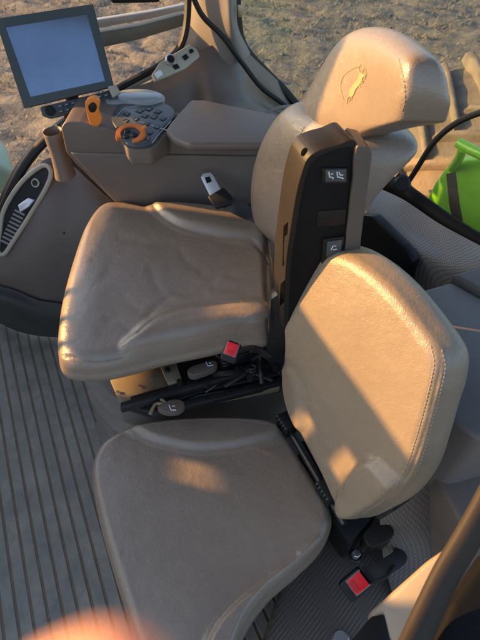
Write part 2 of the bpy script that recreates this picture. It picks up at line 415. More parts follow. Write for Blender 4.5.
mb = MB()
for i in range(5200):
    u_ = random.random() ** .6; x = random.uniform(-7, 13) ; y = 3.2 + 13 * u_
    r = random.choice([.015, .02, .03, .03, .05]) * random.uniform(.7, 1.3); c = Vector((x, y, GZ + .02))
    q = [c + Vector((math.cos(j * 1.257) * r * random.uniform(.6, 1.2), math.sin(j * 1.257) * r * random.uniform(.6, 1.2), -.02)) for j in range(5)] + [c + Vector((random.uniform(-.4, .4) * r, random.uniform(-.4, .4) * r, r * random.uniform(.5, .9)))]
    mb.add(q, [(j, (j + 1) % 5, 5) for j in range(5)])
tag(mb.build('clods', 'ground', smooth=False), 'dry soil clods strewn over the field', 'clods', kind='stuff')
# floor mat with grooves running across the cab
PER = 0.0365; GW = 0.0072
mb = MB(); mg = MB(); r0 = -1.1
edge_l = lambda r: 1.395
k = 0
V = []; F = []
x = r0; prof = []
while x < 0.75:
    prof += [(x, -0.0022), (x + GW, -0.0022), (x + GW + 0.001, 0), (x + PER - 0.001, 0)]; x += PER
la, lb, nseg = -0.35, 1.60, 2
for r, z in prof: V += [cab(r, la, z), cab(r, lb, z)]
for i in range(len(prof) - 1): F.append((2 * i, 2 * i + 1, 2 * i + 3, 2 * i + 2))
fm = link('floor_mat', V, F, 'floor', smooth=False, recalc=False)
fm.data.materials.append(M['groove'])
for i, p in enumerate(fm.data.polygons): p.material_index = 1 if i % 4 == 0 else 0
tag(fm, 'dusty grey rubber floor mat with parallel grooves beside both seats', 'floor mat')
fl = MB().box(cab(-0.1, 0.62, -0.05), REAR * 1.4, LAT * 1.25, UP * 0.044).build('floor', 'rubber', smooth=False); tag(fl, kind='structure')
mb = MB()
for i in range(420):
    p = cab(random.uniform(-.75, .12), random.uniform(.0, 1.4), 0.001); r = random.choice([.0008, .0012, .0012, .002, .003]) * random.uniform(.7, 1.3)
    if random.random() < .25:
        a_ = random.uniform(0, 6.28); d_ = Vector((math.cos(a_), math.sin(a_), 0)); mb.tube([p, p + d_ * random.uniform(.006, .02) + UP * .001], .0006, 4)
    else:
        q = [Vector((random.uniform(-1, 1), random.uniform(-1, 1), random.uniform(0, 1))).normalized() * r for _ in range(5)]
        mb.add([p + v for v in q] + [p - UP * r * .3], [(0, 1, 2), (1, 2, 3), (2, 3, 4), (0, 3, 4), (0, 1, 5), (3, 4, 5)])
tag(mb.build('dirt_crumbs', 'straw', smooth=False), 'soil crumbs and bits of straw on the grooved floor mat', 'dirt', kind='stuff')
# ================================================================== OUTSIDE
# rear tyre
ty = thing('tractor_tyre', (1.9, 2.2, -1.2), 'dust covered rear tractor tyre with thick lugs seen through the rear window', 'tyre')
TC = cab(2.35, 1.50, -0.38); TR = 0.95; TW = 0.42
def tyre_pt(a, s, rad): return TC + LAT * s + (REAR * math.cos(a) + UP * math.sin(a)) * rad
V = []; F = []; prof = [(-TW, TR - .3), (-TW - .03, TR - .15), (-TW + .01, TR - .05), (-TW * .5, TR - .008), (0, TR), (TW * .5, TR - .008), (TW - .01, TR - .05), (TW + .03, TR - .15), (TW, TR - .3)]
NA = 96
for i in range(NA):
    for s, rad in prof: V.append(tyre_pt(2 * math.pi * i / NA, s, rad))
W_ = len(prof)
for i in range(NA):
    for j in range(W_ - 1): F.append((i * W_ + j, i * W_ + j + 1, ((i + 1) % NA) * W_ + j + 1, ((i + 1) % NA) * W_ + j))
link('tyre_carcass', V, F, 'dusty', ty)
mb = MB(); NL = 34
for i in range(NL):
    for sgn in (-1, 1):
        a0 = 2 * math.pi * (i + (0.5 if sgn > 0 else 0)) / NL
        pts = []
        for t, wd in ((0.0, .026), (0.5, .03), (1.0, .038)):
            s = sgn * (-0.02 + t * (TW + .02)); a = a0 - t * 0.30; pts.append((s, a, wd))
        vs = []; fs = []
        for s, a, wd in pts:
            rb = TR - .03; rt = TR + .034 - (0.03 if abs(s) > TW * .9 else 0)
            vs += [tyre_pt(a - wd * 1.25, s, rb), tyre_pt(a + wd * 1.25, s, rb), tyre_pt(a + wd * .7, s, rt), tyre_pt(a - wd * .7, s, rt)]
        for q in range(2):
            for e in range(4): fs.append((q * 4 + e, q * 4 + (e + 1) % 4, (q + 1) * 4 + (e + 1) % 4, (q + 1) * 4 + e))
        fs += [(0, 1, 2, 3), (8, 9, 10, 11)]
        mb.add(vs, fs)
mb.build('tread_lugs', 'dusty', ty, sharp=85)
MB().cyl(TC - LAT * .1, LAT, TR - .32, .2, 48, .02).build('wheel_disc', 'mint', ty)
# green fender box with a grab handle
gf = thing('green_fender', cab(1.35, 1.0, 0.2), 'bright green fender with a grab handle behind the curved rear window', 'fender')
fG = aR(1.22)
MB().prism(px([(431, 184), (444, 165), (462, 156), (520, 148), (540, 200), (540, 300), (470, 262), (412, 222)], fG), REAR * 0.5, 0.03, 4).build('panel', 'green', gf)
MB().prism(px([(446, 174), (455, 172), (459, 205), (470, 262), (460, 258), (449, 205)], aR(1.217)), REAR * 0.004, 0.0012, 2).build('rubber_strip', 'rubber', gf)
MB().tube([fG(452, 168), aR(1.18)(459, 158), aR(1.15)(463, 148)], 0.014, 12, 6).tube([aR(1.15)(459, 143), aR(1.15)(472, 150), aR(1.15)(495, 160)], 0.015, 12, 6).build('handle', 'green', gf)
# pale green bonnet bit at far left
mb = MB(); mb.prism(px([(-40, 160), (0, 166), (14, 172), (18, 182), (2, 196), (-40, 210)], aL(2.1)), LAT * 0.3, 0.03, 3)
tag(mb.build('front_fender', 'mint'), 'pale green front fender edge outside the left side glass', 'fender')
# handrail outside the right window
hr = thing('grab_rail', aL(1.85)(140, 30), 'thick grey grab rail running across the side window behind the monitor', 'rail')
MB().prism(px([(80, 36), (140, 26), (186, 14), (186, 26), (140, 40), (80, 53)], aL(1.75)), LAT * 0.05, 0.008, 3).build('bar', 'mono', hr)
MB().prism(px([(84, 22), (150, 12), (190, 4), (190, 10), (150, 19), (84, 31)], aL(1.95)), LAT * 0.03, 0.004, 2).build('pale_strip', 'sheen', hr)
tag(MB().prism(px([(110, -20), (164, -20), (160, 3), (112, 4)], aL(1.6)), LAT * 0.05, 0.008, 3).build('visor_box', 'black'), 'black box edge hanging above the side window at the top', 'box')

# ================================================================== CAB SHELL
# right side window
sw = thing('side_window', aL(1.66)(120, 60), 'long side window with black rubber seal behind the monitor', 'window')
seal = [(-14, 235), (2, 200), (18, 168), (42, 140), (66, 120), (95, 102), (112, 92), (135, 79), (156, 68), (172, 57), (181, 45), (186, 28), (188, 5), (188, -30)]
MB().tube(px(seal, aL(1.66)), [(0.016, 0.011)] * 2, 8, 6, flat=LAT).build('rubber_seal', 'rubber', sw)
MB().tube(px([(x + 3, y + 5) for x, y in seal[2:-3]], aL(1.64)), 0.006, 8, 6).build('sill_trim', 'greytrim', sw)
MB().prism(px(sm2([(-60, 235), (2, 200), (42, 140), (112, 92), (156, 68), (181, 45), (188, 5), (188, -40), (-100, -40)], 4, True), aL(1.67)), LAT * 0.004).build('pane', 'glass', sw, smooth=False)
# outer shell panel under the right window (behind console)
rs = thing('fender_trim', aL(1.6)(200, 130), 'brown moulded cab side panel rising behind the armrest console', 'panel')
rows = [
 px([(60, 124), (112, 95), (150, 82), (176, 70), (190, 60)], aL(1.63)) + [aL(1.62)(210, 46), aL(1.62)(236, 44), aL(1.64)(262, 66), aL(1.68)(290, 92), aL(1.68)(330, 130)],
 px([(62, 140), (112, 106), (150, 94), (176, 82), (192, 72)], aL(1.60)) + [aL(1.585)(212, 62), aL(1.59)(238, 62), aL(1.62)(264, 84), aL(1.64)(290, 106), aL(1.66)(330, 140)],
 px([(66, 170), (112, 124), (150, 112), (176, 104), (196, 98)], aL(1.57)) + [aL(1.53)(214, 90), aL(1.535)(242, 90), aL(1.62)(268, 106), aL(1.62)(294, 120), aL(1.62)(330, 150)],
 px([(70, 220), (112, 170), (150, 150), (176, 140), (200, 136)], aL(1.54)) + [aL(1.47)(220, 134), aL(1.47)(250, 130), aL(1.55)(278, 134), aL(1.56)(298, 140), aL(1.56)(330, 170)],
 px([(70, 300), (112, 270), (150, 260), (182, 250), (206, 250)], aL(1.54)) + [aL(1.45)(232, 250), aL(1.43)(262, 250), aL(1.5)(284, 260), aL(1.5)(300, 260), aL(1.5)(330, 260)],
]
sheet('shell', rows, 'brown', rs, 8, 8, bvh='shell')
# pillar
pl_ = thing('window_pillar', aL(1.62)(215, 60), 'warm grey cab pillar between the side window and the rear window', 'pillar')
rows = [[aL(1.72)(186, -60), aL(1.66)(198, -60), aL(1.58)(220, -60), aL(1.55)(233, -60), aL(1.72)(238, -60)],
        [aL(1.72)(188, 0), aL(1.66)(200, 0), aL(1.58)(220, 0), aL(1.55)(233, 0), aL(1.72)(238, 0)],
        [aL(1.72)(188, 30), aL(1.66)(202, 32), aL(1.58)(222, 30), aL(1.55)(235, 28), aL(1.72)(240, 28)],
        [aL(1.68)(182, 58), aL(1.64)(206, 66), aL(1.58)(226, 66), aL(1.57)(246, 58), aL(1.72)(252, 50)]]
sheet('cover', rows, 'greytrim', pl_, 10, 10, bvh='pillar')
# coat hook on the pillar
MB().prism(px([(236, 4), (242, 5), (241, 16), (237, 17)], aL(1.575)), LAT * -0.012, 0.003, 2).build('latch', 'goldsteel', pl_)
# cable and rear window seal
tag(MB().tube([aL(1.58)(184, -30), aL(1.575)(200, 12), aL(1.56)(222, 36), aL(1.54)(243, 64), aL(1.5)(262, 88), aL(1.46)(288, 108), aL(1.42)(302, 128)], 0.0085, 10, 8).build('cable', 'rubber'),
    'black cable hanging down across the pillar', 'cable')
tag(MB().tube([aL(1.45)(250, 128), aL(1.43)(262, 116), aL(1.44)(278, 108), aL(1.45)(296, 106)], 0.006, 8, 8).build('grey_hose', 'greytrim'), 'thin grey hose curling behind the driver seat', 'hose')
# rear window: glass, curved black lower frame, upper-left seal
rw = thing('rear_window', aR(1.0)(430, 180), 'wide dusty rear window in a curved black frame behind both seats', 'window')
MB().tube([aL(1.66)(236, -40), aL(1.66)(238, 20), aL(1.66)(245, 48), aL(1.68)(268, 74), aL(1.66)(286, 92), aL(1.62)(304, 116), aL(1.6)(320, 150)], [(0.016, 0.012)] * 2, 8, 8).build('rubber_seal', 'rubber', rw)
ffr = aR(1.0)
frm = [(380, 176), (396, 172), (404, 184), (430, 206), (455, 226), (482, 242), (520, 262)]
MB().tube(px([(372, 192), (392, 186), (408, 196), (432, 214), (456, 231), (484, 248), (520, 268)], aR(0.97)), [(0.030, 0.022)] * 2, 12, 8, flat=UP).build('frame', 'blackgrain', rw)
MB().tube(px([(398, 176), (410, 190), (436, 210), (460, 229), (490, 246), (520, 262)], aR(0.985)), [(0.012, 0.012)] * 2, 8, 8).build('inner_seal', 'rubber', rw)
MB().cyl(aR(0.93)(402, 184), (-.3, -.8, .5), .024, .03, 20, .006).build('hinge', 'black', rw)
# curved pane: bright edge line from (480,112) to (410,200)
pe = sm2([(402, 192), (416, 170), (436, 140), (462, 120), (500, 106)], 6)
MB().tube([aR(0.995)(x, y) for x, y in pe], 0.008, 8).build('glass_edge', 'rubber', rw)
MB().prism(px(pe + [(560, 130), (560, 300), (480, 246), (440, 214), (410, 195)], aR(1.0)), REAR * 0.005).build('pane', 'glass', rw, smooth=False)
# upper glass toward the field
MB().prism(px([(240, -60), (240, 20), (246, 48), (270, 76), (288, 94), (300, 112), (420, 112), (620, 112), (620, -60)], aL(1.9)), LAT * 0.005).build('upper_pane', 'glassrear', rw, smooth=False)

# rear sill with woven texture
rl = thing('rear_sill_panel', aZ(.74)(430, 230), 'grey woven textured sill panel below the rear window frame', 'panel')
rows = [[aR(.93)(374, 186), aR(.93)(404, 200), aR(.93)(440, 224), aR(.93)(492, 252), aR(.93)(540, 280)],
        [aR(.88)(372, 198), aR(.88)(400, 218), aR(.88)(432, 244), aR(.88)(484, 266), aR(.88)(540, 290)],
        [aR(.84)(366, 212), aR(.84)(392, 234), aR(.84)(424, 258), aR(.84)(446, 282), aR(.84)(500, 320)],
        [aR(.84)(360, 226), aR(.84)(380, 252), aR(.84)(402, 278), aR(.84)(428, 302), aR(.84)(480, 350)]]
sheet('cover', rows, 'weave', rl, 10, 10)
tag(MB().prism(px([(352, 214), (372, 216), (402, 246), (412, 262), (400, 292), (420, 330), (330, 330), (330, 240)], aR(.80)), REAR * 0.03, 0.006, 2).build('storage_recess', 'black'),
    'black recessed storage wall behind the folded armrest', 'panel')
# shelf behind the buddy seat
sh = thing('rear_shelf', aZ(.62)(450, 330), 'smooth slate grey shelf box behind the passenger seat back', 'shelf')
zs = aZ(.70)
MB().prism(px([(414, 291), (452, 280), (520, 318), (560, 420), (480, 440), (430, 400)], zs), UP * -0.35, 0.014, 4).build('lid', 'shelf', sh)
MB().prism(px([(452, 274), (520, 252), (600, 300), (600, 340), (520, 312)], aZ(.712)), UP * -0.3, 0.01, 4).build('end_cap', 'shelf', sh)
tag(MB().prism(px([(425, 455), (470, 400), (560, 430), (560, 560), (500, 540), (470, 540)], aZ(.52)), UP * -0.3, 0.012, 4).build('side_box', 'brown'),
    'dark brown moulded box side right of the passenger seat back', 'panel')
ws = thing('dimpled_panel', aZ(.3)(430, 520), 'dimpled brown trim panel under the passenger seat back', 'panel')
rows = [[aZ(.42)(380, 520), aZ(.46)(410, 500), aZ(.50)(440, 470), aZ(.52)(480, 450)],
        [aZ(.34)(384, 560), aZ(.36)(418, 545), aZ(.38)(450, 530), aZ(.40)(500, 510)],
        [aZ(.30)(400, 620), aZ(.30)(430, 600), aZ(.32)(470, 590), aZ(.34)(520, 570)]]
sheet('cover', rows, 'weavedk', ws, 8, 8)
# seat platform between and beneath the seats
pf = thing('seat_platform', aZ(.2)(320, 580), 'dark dimpled platform carrying the passenger seat', 'platform')
MB().prism(px([(262, 640), (290, 560), (310, 500), (350, 500), (420, 540), (420, 640), (360, 760), (250, 740)], aZ(.30)), UP * -0.3, 0.012, 3).build('top', 'weavedk', pf)
MB().prism(px([(170, 420), (290, 385), (430, 330), (480, 520), (400, 560), (330, 560), (250, 560)], aZ(.12)), UP * -0.12, 0.012, 3).build('step', 'shelf', pf)

# ---- left front fairing
fa = thing('front_fairing', aL(1.4)(50, 250), 'smooth brown bulging fairing in front of the driver seat', 'fairing')
rows = [[aL(1.50)(0, 226), aL(1.50)(20, 192), aL(1.50)(44, 160), aL(1.48)(66, 162), aL(1.42)(86, 178), aL(1.36)(118, 205), aL(1.34)(150, 220)],
        [aL(1.47)(-4, 250), aL(1.45)(20, 222), aL(1.43)(44, 200), aL(1.41)(68, 200), aL(1.37)(90, 208), aL(1.32)(116, 226), aL(1.3)(150, 240)],
        [aL(1.46)(-8, 268), aL(1.42)(18, 252), aL(1.39)(42, 240), aL(1.37)(66, 240), aL(1.34)(90, 246), aL(1.30)(116, 256), aL(1.28)(150, 270)],
        [aL(1.46)(-8, 278), aL(1.42)(14, 276), aL(1.39)(38, 276), aL(1.37)(62, 278), aL(1.34)(88, 284), aL(1.30)(116, 290), aL(1.28)(150, 300)],
        [aL(1.47)(-8, 284), aL(1.44)(14, 290), aL(1.41)(38, 300), aL(1.39)(62, 304), aL(1.36)(88, 310), aL(1.32)(116, 312), aL(1.30)(150, 320)]]
sheet('shell', rows, 'brown', fa, 10, 10, 0.012, bvh='fair')
rows = [[aL(1.455)(-10, 284), aL(1.425)(14, 290), aL(1.395)(38, 300), aL(1.375)(62, 304), aL(1.345)(88, 310), aL(1.305)(116, 312)],
        [aL(1.43)(-10, 300), aL(1.40)(14, 308), aL(1.38)(38, 316), aL(1.36)(62, 320), aL(1.33)(88, 324), aL(1.30)(116, 330)],
        [aZ(0.006)(-10, 318), aZ(0.006)(14, 330), aZ(0.006)(38, 336), aZ(0.006)(62, 338), aZ(0.006)(88, 345), aZ(0.006)(116, 350)]]
sheet('base_skirt', rows, 'skirt', fa, 8, 8, 0.008)
h_, k_ = hit('fair', 64, 233)
if h_ is not None: MB().cyl(h_ - k_ * .001, k_, .004, .002, 14, .0005).build('screw', 'black', fa)
# vent strip set in the fairing
vt = [(0, 232), (4, 210), (20, 184), (38, 168), (47, 166), (51, 174), (45, 190), (30, 215), (14, 240), (4, 254), (-2, 250)]
def offp(bv, k): return lambda x, y: (lambda h: h[0] + h[1] * k)(hit(bv, x, y))
def onfair(x, y):
    h, n = hit('fair', x, y); return (h if h is not None else aL(1.5)(x, y))
def ring_strip(path, rad, m, name, root, fn, lift=0.004):
    P = [fn(x, y) for x, y in sm2(path, 6, True)]; P.append(P[0]); 
    return MB().tube([p + (CAM - p).normalized() * lift for p in P], rad, 8, cap=False).build(name, m, root)
fv = aP(aL(1.49)(22, 208), (aL(1.49)(0, 240) - aL(1.5)(44, 170)).cross(aL(1.50)(0, 226) - aL(1.455)(24, 222)).normalized())
_n = (aL(1.50)(0, 232) - aL(1.50)(42, 168)).cross(aL(1.50)(4, 205) - aL(1.44)(34, 205)).normalized()
if _n.dot(CAM) < 0: _n = -_n
fv = aP(aL(1.455)(24, 210), _n)
vr = thing('side_vent', fv(24, 210), 'long slim control strip with silver bezel let into the brown fairing', 'control strip')
ring_strip(vt, 0.007, 'beige', 'bezel', vr, fv)
MB().prism(px(sm2(vt, 4, True), fv), _n * -0.012).build('backing', 'black', vr)
for i in range(9):
    t = i / 8; a = Vector((6, 244, 0)).lerp(Vector((20, 214, 0)), t); 
    MB().prism(px([(a.x - 5, a.y - 3), (a.x + 5, a.y + 2), (a.x + 6, a.y), (a.x - 4, a.y - 5)], fv), _n * 0.006, 0.001, 1).build('slat', 'greytrim', vr)
MB().prism(px([(20, 205), (30, 198), (36, 200), (30, 207), (22, 212)], fv), _n * 0.012, 0.002, 2).build('slider', 'silver', vr)
MB().cyl(fv(36, 183), _n, 0.014, 0.006, 24, 0.002).build('knob', 'beige', vr)
MB().cyl(fv(36, 183) + _n * 0.006, _n, 0.009, 0.0015, 24).build('knob_center', 'black', vr)
tag(MB().tube(px([(-30, 262), (-4, 224), (16, 180), (36, 150), (60, 128)], aL(1.56)), [(0.014, 0.018)] * 2, 10, 8).build('door_seal', 'rubber'), 'black rubber seal curving along the front edge of the fairing', 'seal')
# bottle holder column
ch = thing('cup_holder', aL(1.4)(60, 150), 'upright taupe cup holder at the front end of the console', 'cup holder')
rows = []
cc = aY(1.27)(56, 143)
V = []; F = []; sg = 36
for (zz, rr) in ((-.10, .042), (-.07, .036), (-.03, .033), (0.01, .034), (.030, .036), (.035, .034), (.030, .029), (0.0, .026), (-.04, .024)):
    for j in range(sg):
        a = 2 * math.pi * j / sg; V.append(cc + Vector((math.cos(a) * rr * .72, math.sin(a) * rr * .9, zz)))
for i in range(8):
    for j in range(sg): F.append((i * sg + j, i * sg + (j + 1) % sg, (i + 1) * sg + (j + 1) % sg, (i + 1) * sg + j))
F.append([8 * sg + j for j in range(sg)]); F.append([j for j in range(sg)][::-1])
link('cup', V, F, 'brownlt', ch, recalc=False)

# added slotted panel, unseen at left: blocks the low sun and shapes its patches
fw = thing('sun_blocker', (-1.8, .8, 0), 'added unseen panel with slots that block and shape the low sun', 'panel')
holes = [(.745, .785, .76, .840), (.80, .85, .76, .840), (.865, .93, .76, .840), (.95, 1.36, .76, .840), (.78, .97, .685, .735), (.895, .985, .95, .99), (.63, .685, .705, .738), (.50, .60, .84, .95), (.56, .60, .90, .97), (.665, .70, .90, .985), (.755, .785, .86, .93), (1.30, 1.62, .80, 1.08)]
top_ = lambda y: 1.10 if y < 1.16 else 1.50
holes = [(a, b, c, d) for a, b, c, d in holes]
ys = sorted({-.4, 1.16, 1.8} | {h for q in holes for h in q[:2]}); zs_ = sorted({0.0, 1.10, 1.50} | {h for q in holes for h in q[2:]})
mb = MB()
for y0, y1 in zip(ys, ys[1:]):
    for z0, z1 in zip(zs_, zs_[1:]):
        yc, zc_ = (y0 + y1) / 2, (z0 + z1) / 2
        if zc_ > top_(yc) or any(h[0] < yc < h[1] and h[2] < zc_ < h[3] for h in holes): continue
        mb.box((-1.815, yc + .207, zc_ + .255 if z0 > 0 else zc_ + .128), (.012, 0, 0), (0, (y1 - y0) / 2, 0), (0, 0, (z1 - z0) / 2 + (0 if z0 > 0 else .1275)))
mb.build('panel', 'brown', fw, smooth=False)

rf = thing('cab_roof', (0, .8, 1.75), 'pale headliner of the cab roof above both seats', 'roof')
MB().prism([(-.70, .42, 1.72), (1.0, .30, 1.72), (1.25, .9, 1.72), (.35, 1.95, 1.72), (-.6, 1.9, 1.72)], UP * .12, .02, 2).build('headliner', 'brownlt', rf)

# ================================================================== ARMREST CONSOLE
co = thing('armrest_console', aY(1.25)(150, 180), 'brown armrest console with controls on the far side of the driver seat', 'console')
fc = aY(1.20)
body = sm2([(61, 128), (66, 122), (80, 122)], 3) + [(120, 131), (128, 148), (150, 150), (166, 138), (200, 140), (276, 142)] + [(282, 230), (150, 235), (118, 206), (76, 164), (66, 152)]
MB().prism(px(body, fc), (0, 0.16, 0), 0.010, 4).build('body', 'brown', co)
MB().prism(px([(70, 153), (160, 155), (284, 157), (284, 232), (150, 232), (116, 203)], aY(1.192)), (0, 0.02, 0), 0.005, 3).build('lower_panel', 'brown', co)
# top deck
zt = aZ(.845)
fdk = lambda x, y: zt(x, y)
deck = [(64, 124), (74, 117), (98, 101), (116, 96), (150, 96), (174, 108), (180, 118), (166, 137), (150, 148), (128, 147), (118, 132)]
MB().prism(px(deck, aZ(.852)), UP * -0.05, 0.008, 4).build('deck', 'brownlt', co)
# armrest lid
MB().prism([zt(166, 138), zt(170, 131), zt(191, 107), zt(205, 107), zt(276, 122), zt(284, 145), aZ(.845)(270, 152), zt(190, 152), zt(174, 146)], UP * 0.022, 0.010, 5).build('armrest_pad', 'brown', co)
# control pod (raised)
zp = aZ(.862)
pod = [(111, 123), (116, 112), (126, 104), (150, 103), (172, 111), (175, 120), (162, 133), (153, 147), (128, 149), (119, 135)]
MB().prism(px(sm2(pod, 3, True), aZ(.852)), UP * 0.014, 0.005, 3).build('control_pod', 'keygrey', co)
zq = aZ(.867)
MB().prism(px(sm2([(106, 110), (122, 97), (150, 96), (166, 103), (150, 110), (126, 108)], 3, True), aZ(.854)), UP * 0.02, 0.006, 3).build('glossy_cover', 'sheen', co)
# dial: orange ring with three keys
dc = zq(131, 136); dn = Vector((0, -.25, 1)).normalized()
du = Vector((1, 0, 0)); dv = dn.cross(du)
def ringprism(mb, c, r1, r2, h, a0, a1, n=28, nrm=dn, u=du, v=dv):
    vs = []; fs = []
    for i in range(n + 1):
        a = R_(a0 + (a1 - a0) * i / n); d = u * math.cos(a) + v * math.sin(a)
        vs += [c + d * r1, c + d * r2, c + d * (r2 - .002) + nrm * h, c + d * (r1 + .002) + nrm * h]
    for i in range(n):
        for e in range(4): fs.append((i * 4 + e, i * 4 + (e + 1) % 4, i * 4 + 4 + (e + 1) % 4, i * 4 + 4 + e))
    fs += [(0, 1, 2, 3), tuple(n * 4 + e for e in (3, 2, 1, 0))]
    mb.add(vs, fs)
dl = MB().cyl(dc, dn, 0.026, 0.006, 32, .002).build('dial', 'keygrey', co)
mb = MB(); ringprism(mb, dc + dn * .001, .023, .039, .009, -75, 215); mb.build('ring', 'orangedk', dl)
for ax, ay in ((-.009, .010), (-.009, -.010), (.010, -.004)):
    MB().cyl(dc + dn * .006 + du * ax + dv * ay, dn, .0075, .004, 20, .001).build('key', 'black', dl)
MB().prism([dc + dn * .013 + du * a + dv * b for a, b in ((.026, .008), (.034, .004), (.042, .016), (.036, .020))], dn * .006, .002, 2).build('pointer', 'orange', dl)
# buttons on pod
k = 0
for bx, by, w_, h_ in [(140, 111, 4.6, 2.6), (149, 109, 4.6, 2.6), (158, 112, 4.6, 2.6), (145, 116, 4.6, 2.6), (154, 117, 4.6, 2.6), (163, 119, 4.2, 2.4), (127, 114, 4, 2.6), (136, 119, 4, 2.6), (147, 124, 4, 2.4), (157, 127, 4, 2.4), (126, 121, 3, 2.2), (150, 133, 3.4, 2.4), (148, 139, 3, 2)]:
    k += 1
    P_ = [(bx - w_, by + h_ * .2), (bx - w_ * .1, by - h_), (bx + w_, by - h_ * .2), (bx + w_ * .1, by + h_)]
    kb = MB().prism(px(P_, aZ(.8660)), UP * .0016, .0005, 2).build('button', 'black', co)
    marks_ = MB(); zf = aZ(.8679)
    if k % 3 == 0: marks_.tube([zf(bx - 1.4, by), zf(bx, by - .9), zf(bx + 1.4, by)], .0004, 4)
    elif k % 3 == 1: marks_.tube([zf(bx - 1.5, by + .3), zf(bx + 1.5, by - .3)], .0005, 4).tube([zf(bx - .2, by - 1), zf(bx + .3, by + .9)], .0004, 4)
    else: marks_.tube([zf(bx + 1.1 * math.cos(q), by + .8 * math.sin(q)) for q in [j * .7 for j in range(10)]], .0004, 4)
    marks_.build('icon', 'keylabel', kb)
MB().tube([aZ(.8665)(x, y) for x, y in [(116, 117), (124, 109), (140, 105.5)]], .0008, 5, 6).tube([aZ(.8665)(x, y) for x, y in [(121, 127), (140, 122.5), (168, 130.5)]], .0008, 5, 6).tube([aZ(.8665)(x, y) for x, y in [(152, 143), (160, 133), (171, 121)]], .0008, 5, 6).build('edge_line', 'keylabel', co)
# slots and orange throttle lever
MB().prism(px([(70, 121), (84, 113), (106, 118), (100, 130), (84, 126)], aZ(.853)), UP * .003, .001, 2).build('lever_slot', 'black', co)
for k, (bx, by) in enumerate([(76, 119), (83, 116), (102, 117)]):
    MB().prism(px([(bx - 4, by + 1), (bx + 2, by - 3), (bx + 5, by), (bx - 1, by + 4)], aZ(.856)), UP * .006, .001, 2).build('switch', 'black', co)
lv = aY(1.185)
lev = MB().prism(px(sm2([(85, 104), (88, 99), (95, 98), (99, 103), (98, 112), (101, 121), (98, 126), (91, 125), (87, 115)], 4, True), aY(1.20)), (0, 0.018, 0), 0.006, 4).build('throttle_lever', 'orange', co)
MB().prism(px(sm2([(88, 106), (93, 102), (97, 106), (95, 112), (90, 112)], 3, True), aY(1.1995)), (0, 0.003, 0), .001, 2).build('thumb_switch', 'black', lev)

# ================================================================== MONITOR
mn = Vector((0.22, -0.89, 0.40)).normalized(); mo = aY(1.38)(58, 55); fm_ = aP(mo, mn)
mo_t = thing('touchscreen_monitor', mo - mn * .05 - UP * .1, 'large touchscreen monitor with dark grey bezel reflecting the sky', 'monitor')
outer = [(-5, 19), (93, 4), (114, 86), (24, 108)]; inner = [(5, 27), (87, 14), (105, 81), (30, 97)]
mb = MB()
def frame(mb, outer, inner, fn, n, th, inset):
    O = px(outer, fn); I = px(inner, fn); k = len(O)
    V = [p + n * 0 for p in O] + [p for p in I] + [p - n * inset for p in I] + [p - n * th for p in O]
    F = []
    for i in range(k):
        j = (i + 1) % k
        F += [(i, j, k + j, k + i), (k + i, k + j, 2 * k + j, 2 * k + i), (i, 3 * k + i, 3 * k + j, j)]
    mb.add(V, F); return mb
O = px(outer, fm_); I = px(inner, fm_)
frame(mb, outer, inner, fm_, mn, .03, .008)
mb.build('bezel', 'mono', mo_t, sharp=30)
MB().prism([p - mn * .006 for p in O], -mn * .045, .010, 3).build('housing', 'mono', mo_t)
def ins(P, s): c = sum(P, Vector()) / len(P); return [c + (p - c) * s for p in P]
MB().prism([p - mn * .004 for p in ins(I, 1.01)], -mn * .004).build('screen', 'screen', mo_t, smooth=False)
MB().tube([mo - mn * .05, mo - mn * .08 - UP * .15, aY(1.42)(70, 118)], .02, 12, 6).build('bracket', 'black', mo_t)
# keypad beneath
kp = thing('keypad', fm_(80, 105), 'narrow black button panel mounted under the touchscreen', 'keypad')
fk = aP(fm_(70, 105) + mn * .004, (mn + UP * .25).normalized())
MB().prism(px([(40, 107), (112, 90), (119, 96), (112, 103), (50, 119), (42, 116)], fk), -mn * .025, .004, 3).build('housing', 'mono', kp)
kd = (mn + UP * .25).normalized()
for rw_ in range(2):
    for i in range(8):
        bx = 60 + i * 6.6 + rw_ * 1.0; by = 106.5 - i * 1.55 + rw_ * 5.2
        kk = MB().prism(px([(bx - 2.6, by - 1.4), (bx + 2.6, by - 2.6), (bx + 3.1, by + .6), (bx - 2.1, by + 1.9)], fk), kd * .003, .0008, 1).build('key', 'keygrey', kp)
        MB().prism([p + kd * .0031 for p in px([(bx - 1.2, by - .3), (bx + 1.2, by - .8), (bx + 1.2, by - .1), (bx - 1.2, by + .4)], fk)], kd * .0003).build('legend', 'keylabel', kk, smooth=False)
MB().cyl(fk(50, 111), kd, .013, .008, 28, .002).build('knob', 'black', kp)
MB().prism(px([(108, 88), (116, 86), (121, 94), (113, 99)], fk), kd * .015, .002, 2).build('connector', 'beige', kp)

# ================================================================== SWITCH PANEL AT PILLAR FOOT
sp = thing('switch_panel', aL(1.58)(176, 66), 'pale panel with round knob and sockets at the foot of the pillar', 'panel')
fs_ = aP(aL(1.55)(176, 66), (LAT * -.75 + UP * .6).normalized()); sn = (LAT * -.75 + UP * .6).normalized()
MB().prism(px([(152, 74), (160, 62), (180, 50), (190, 44), (197, 49), (200, 56), (186, 68), (168, 76), (156, 81)], fs_), -sn * .02, .003, 3).build('plate', 'beige', sp)
MB().cyl(fs_(170, 61), sn, .017, .014, 28, .003).build('knob', 'steel', sp)
MB().cyl(fs_(170, 61) + sn * .0141, sn, .011, .001, 24).build('knob_cap', 'black', sp)
for a in ([(172, 66), (177, 64), (180, 68), (175, 70)], [(182, 57), (186, 54), (189, 58), (185, 61)], [(189, 50), (192, 49), (194, 52), (190, 54)]):
    MB().prism(px(a, fs_), sn * .004, .001, 2).build('socket', 'black', sp)
